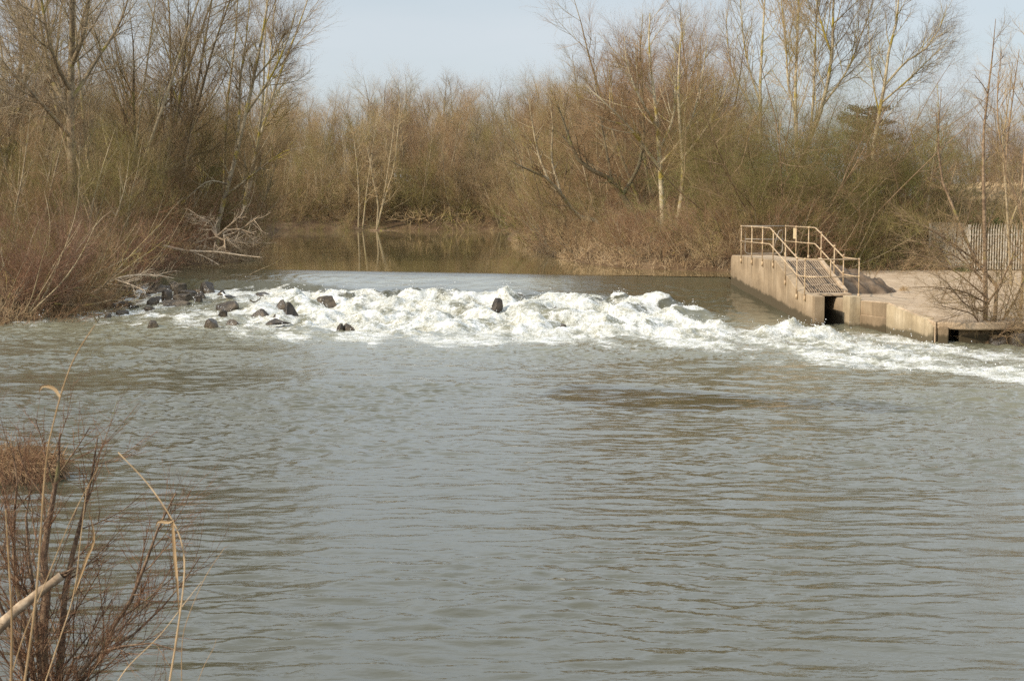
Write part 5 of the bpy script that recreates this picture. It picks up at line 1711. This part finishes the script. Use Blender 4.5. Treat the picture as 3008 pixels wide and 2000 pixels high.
# ------------------------------------------------------------------ near bank
def foreground():
    D = 9.6
    b = (at(80, D), D, .15)
    f = lambda *p: [b] + [vp(x, y, D + dd) for x, y, dd in p]
    lv = [dict(n=14, len=.85, ang=42, sd=13, t0=.16, up=.13, wig=.10, r=.0068, rr=.5, pts=6), dict(n=9, len=.45, ang=40, sd=14, t0=.12, up=.09, wig=.12, r=.0036, pts=5),
          dict(n=5, len=.22, ang=38, sd=14, t0=.15, up=.06, wig=.14, r=.0024, pts=3)]
    hero('riverside_shrub', 'red brown leafless shrub in the lower left foreground', b,
         [f((72, 1500, 0), (88, 1420, 0), (78, 1320, .1), (98, 1200, .1), (120, 1090, .1), (128, 1000, .1)),
          f((118, 1500, .1), (122, 1420, .1), (138, 1330, .2), (165, 1230, .2), (195, 1120, .2), (215, 1010, .2)),
          f((150, 1590, 0), (215, 1535, 0), (240, 1460, 0), (290, 1385, -.1), (330, 1280, -.1), (362, 1200, -.1), (395, 1140, -.1)),
          f((150, 1600, -.2), (190, 1530, -.2), (270, 1505, -.3), (350, 1500, -.3), (400, 1520, -.3)),
          f((40, 1500, .2), (20, 1380, .3), (10, 1250, .3), (25, 1120, .3), (15, 1020, .3)),
          f((60, 1480, -.2), (55, 1350, -.3), (40, 1230, -.3), (60, 1110, -.3)),
          f((130, 1560, .3), (230, 1520, .3), (330, 1440, .4), (410, 1350, .4), (450, 1290, .4)),
          f((20, 1540, -.2), (-30, 1400, -.2), (-40, 1250, -.2), (-20, 1120, -.2))],
         [(.050, .005), (.034, .004), (.024, .004), (.016, .003), (.026, .003), (.024, .003), (.014, .003), (.024, .003)], lv, 81, 'fg_bark', 'fg_twig', 'shrub', parts=('stem', 'twigs'), sides=(9, 6, 4, 3))
    bb = Bag()
    pts = resample(np.array([vp(-60, 1500, D - .5), vp(0, 1432, D - .5), vp(60, 1384, D - .45), vp(122, 1338, D - .4)]), 14)
    org = pts[0].copy()
    bb.tube(pts - org, np.linspace(.036, .026, 14) * (1 + .1 * np.sin(np.arange(14) * 2.1)), 9)
    o = tag(link('broken_branch', bb.mesh('broken_branch', M['dead_wood']), None, tuple(org)), 'thick pale broken branch caught in the foreground shrub', 'branch')
    bb = Bag()
    tip = pts[-1] - org
    for k in range(5):
        a = np.array([.012 * math.cos(k * 1.3), .01, .014 * math.sin(k * 1.3)])
        bb.tube([tip + a, tip + a + np.array([.07 + .02 * (k % 3), .02, .02 + .012 * k])], [.010, .003], 5)
    link('splinter', bb.mesh('splinter', M['fg_bark']), o)
    # dry reed stalks, close to the lens
    reeds = [([(20, 1640), (62, 1380), (92, 1080), (118, 960), (150, 860), (180, 800), (216, 748)], 4.3, .0062, 'tallest dry reed stalk rising to the foam at lower left', [((130, 915), (115, 895), (90, 890), (82, 905))]),
             ([(362, 1640), (392, 1470), (410, 1340), (408, 1270), (385, 1205), (330, 1120), (262, 1045)], 4.6, .0055, 'dry reed stalk bending sharply left at its tip', [((385, 1205), (372, 1210), (352, 1208), (346, 1222)), ((385, 1205), (388, 1280), (392, 1340), (396, 1430))]),
             ([(398, 1640), (402, 1500), (420, 1430), (460, 1340), (506, 1270)], 4.8, .0026, 'thin straw blade arching right beside the bent reed', []),
             ([(-6, 1640), (2, 1450), (0, 1330), (-4, 1180)], 4.4, .007, 'upright dry reed at the very left edge', []),
             ([(60, 1640), (110, 1500), (150, 1380), (168, 1260), (186, 1130)], 4.9, .004, 'dry reed leaning right through the foreground shrub', [((150, 1380), (180, 1300), (200, 1250), (190, 1180))]),
             ([(220, 1640), (270, 1560), (350, 1480), (420, 1390), (452, 1350)], 5.0, .0032, 'thin reed crossing low in front of the shrub', []),
             ([(420, 1640), (450, 1560), (476, 1510), (482, 1490)], 5.2, .0022, 'short straw blade at the bottom right of the reeds', []),
             ([(-10, 1600), (30, 1480), (90, 1340), (150, 1200), (215, 1080)], 4.6, .0034, 'slanting dry reed crossing the foreground shrub from the left edge', [])]
    for k, (pt, d, r, lab, leaves) in enumerate(reeds):
        P = np.array([vp(x, y, d + .02 * j) for j, (x, y) in enumerate(pt)])
        P = resample(P, 26)
        org = P[0].copy()
        bb = Bag()
        rr = np.linspace(r, r * .45, 26) * .62
        rr[6::7] *= 1.3
        bb.tube(P - org, rr, 8)
        e = empty('dry_reed', tuple(org), lab, 'reed', 'dry reeds in the foreground')
        link('stalk', bb.mesh('reed_stalk', M['straw']), e)
        for lf in leaves:
            Q = resample(np.array([vp(x, y, d + .04) for x, y in lf]), 12) - org
            T = norm(np.gradient(Q, axis=0))
            sd = norm(np.cross(T, np.array([.2, 1, .1])))
            w = (.0045 * np.sin(np.linspace(.25, 1, 12) * np.pi) + .001)[:, None]
            lo_, hi_ = Q - sd * w, Q + sd * w
            mid_ = Q + np.array([0, .004, 0])
            V = np.stack((lo_, mid_, hi_), 1).reshape(-1, 3)
            q = [(3 * i + j, 3 * i + j + 1, 3 * i + j + 4, 3 * i + j + 3) for i in range(11) for j in range(2)]
            bb = Bag()
            bb.add(V, q)
            link('leaf', bb.mesh('reed_leaf', M['straw']), e)
    # tussock at the left edge
    rng = np.random.default_rng(30)
    c = (-7.75, 22.0, 0.0)
    e = empty('grass_tussock', c, 'mat of dead straw grass on a dark earth clump jutting from the left edge', 'tussock')
    a = np.linspace(0, 2 * np.pi, 49)[:-1]
    rr = np.linspace(0, 1, 9)
    A, Q = np.meshgrid(a, rr)
    rad = 1 + .14 * noise(np.cos(A) * 2, np.sin(A) * 2, 3)
    X, Y = 1.15 * Q * np.cos(A) * rad, .8 * Q * np.sin(A) * rad
    Z = .26 * (1 - Q ** 5) - .05 + .05 * fbm(X * 4, Y * 4, 4, 3)
    i = np.arange(9 * 48).reshape(9, 48)
    q = np.stack((i[:-1], np.roll(i, -1, 1)[:-1], np.roll(i, -1, 1)[1:], i[1:]), -1).reshape(-1, 4)
    bb = Bag()
    bb.add(np.stack((X, Y, Z), -1), q)
    link('earth_clump', bb.mesh('earth_clump', M['mud']), e)
    n = 5200
    th, ra = rng.uniform(0, 6.28, n), np.sqrt(rng.random(n))
    p = np.stack((1.12 * ra * np.cos(th), .78 * ra * np.sin(th), 0.24 - .12 * ra ** 5 + rng.uniform(0, .06, n)), -1)
    d0 = norm(rng.normal(0, .8, (n, 3)) + np.stack((np.cos(th) * ra, np.sin(th) * ra - .5 * ra, np.full(n, .02)), -1))
    P, Rr = grow(p, d0, rng.uniform(.12, .38, n), np.full(n, .0055), np.full(n, .0025), 5, .22, -.17, rng)
    bb = Bag()
    bb.add(*tubes(P, Rr, 3))
    link('dead_grass', bb.mesh('dead_grass', M['twig_brown']), e)


# ------------------------------------------------------------------ gulls
def make_gull(px, py, heading, label, seed):
    m, nt, b, _ = new_mat('gull_feathers')
    geo = nt.nodes.new('ShaderNodeTexCoord')
    sx = nt.nodes.new('ShaderNodeSeparateXYZ')
    nt.links.new(geo.outputs['Object'], sx.inputs[0])
    nt.links.new(ramp(nt, mrange(nt, sx.outputs[0], -.30, .30, 0, 1, False), [(0, (.78, .78, .76)), (1, (.84, .84, .82))]), b.inputs['Base Color'])
    b.inputs['Roughness'].default_value = .7
    if 'gull_back' not in M:
        M['gull_back'] = simple('gull_back', (.045, .047, .052), (.075, .078, .085), 20, .7, .2)
        M['gull_leg'] = simple('gull_leg', (.55, .38, .05), (.65, .45, .08), 20, .5)
    p = on_plane(px, py, .45)
    for _ in range(5):
        z = float(water(np.array([p[0]]), np.array([p[1]]))[0][0])
        p = on_plane(px, py, max(z, .1))
    e = empty('gull', (p[0], p[1], p[2] - .02), label, 'bird', None, heading)
    # body: rings along the back line from tail to beak
    st = [(-.27, .155, .008, .006), (-.20, .16, .030, .022), (-.10, .165, .062, .060), (.02, .175, .082, .080), (.11, .195, .075, .075), (.165, .235, .046, .050), (.185, .275, .034, .036),
          (.20, .305, .040, .040), (.225, .315, .034, .034), (.25, .310, .016, .018), (.27, .303, .010, .011), (.295, .296, .003, .004)]
    V, q = [], []
    n = 12
    for x, z, w, h in st:
        for k in range(n):
            a = k * 2 * math.pi / n
            V.append((x, w * math.cos(a), z + h * math.sin(a)))
    for s_ in range(len(st) - 1):
        for k in range(n):
            q.append((s_ * n + k, s_ * n + (k + 1) % n, (s_ + 1) * n + (k + 1) % n, (s_ + 1) * n + k))
    bb = Bag()
    bb.add(V, q)
    link('body', bb.mesh('gull_body', m), e)
    for sd in (-1, 1):
        bb = Bag()
        w = [(.10, .078, .225, .012, .02), (.03, .088, .205, .018, .055), (-.08, .078, .19, .018, .055), (-.18, .05, .18, .012, .035), (-.30, .022, .17, .006, .014), (-.36, .012, .165, .003, .004)]
        V = []
        for x, y, z, t, h in w:
            for k in range(8):
                a = k * math.pi / 4
                V.append((x, sd * (y + t * math.cos(a)), z + h * math.sin(a)))
        bb.add(V, [(s_ * 8 + k, s_ * 8 + (k + 1) % 8, (s_ + 1) * 8 + (k + 1) % 8, (s_ + 1) * 8 + k) for s_ in range(len(w) - 1) for k in range(8)])
        link('wing', bb.mesh('gull_wing', M['gull_back']), e)
        bb = Bag()
        bb.tube([(.02, sd * .03, .11), (.015, sd * .03, .05), (.02, sd * .03, -.02)], [.009, .006, .006], 6)
        bb.tube([(.02, sd * .03, -.01), (.065, sd * .04, -.02)], [.006, .004], 5)
        link('leg', bb.mesh('gull_leg', M['gull_leg']), e)
    bb = Bag()
    bb.tube([(.255, 0, .310), (.285, 0, .303), (.31, 0, .290)], [.011, .009, .003], 6)
    link('beak', bb.mesh('gull_beak', M['gull_leg']), e)


left_bank()
driftwood()
far_wood()
right_bank()
conifer()
reeds_and_hedge()
corner_tree()
bank_grass()
foreground()
make_gull(668, 884, R(165), 'dark backed white gull standing in the foam behind the broad brown rock', 1)
make_gull(846, 890, R(170), 'dark backed white gull standing behind the pyramid rock', 2)
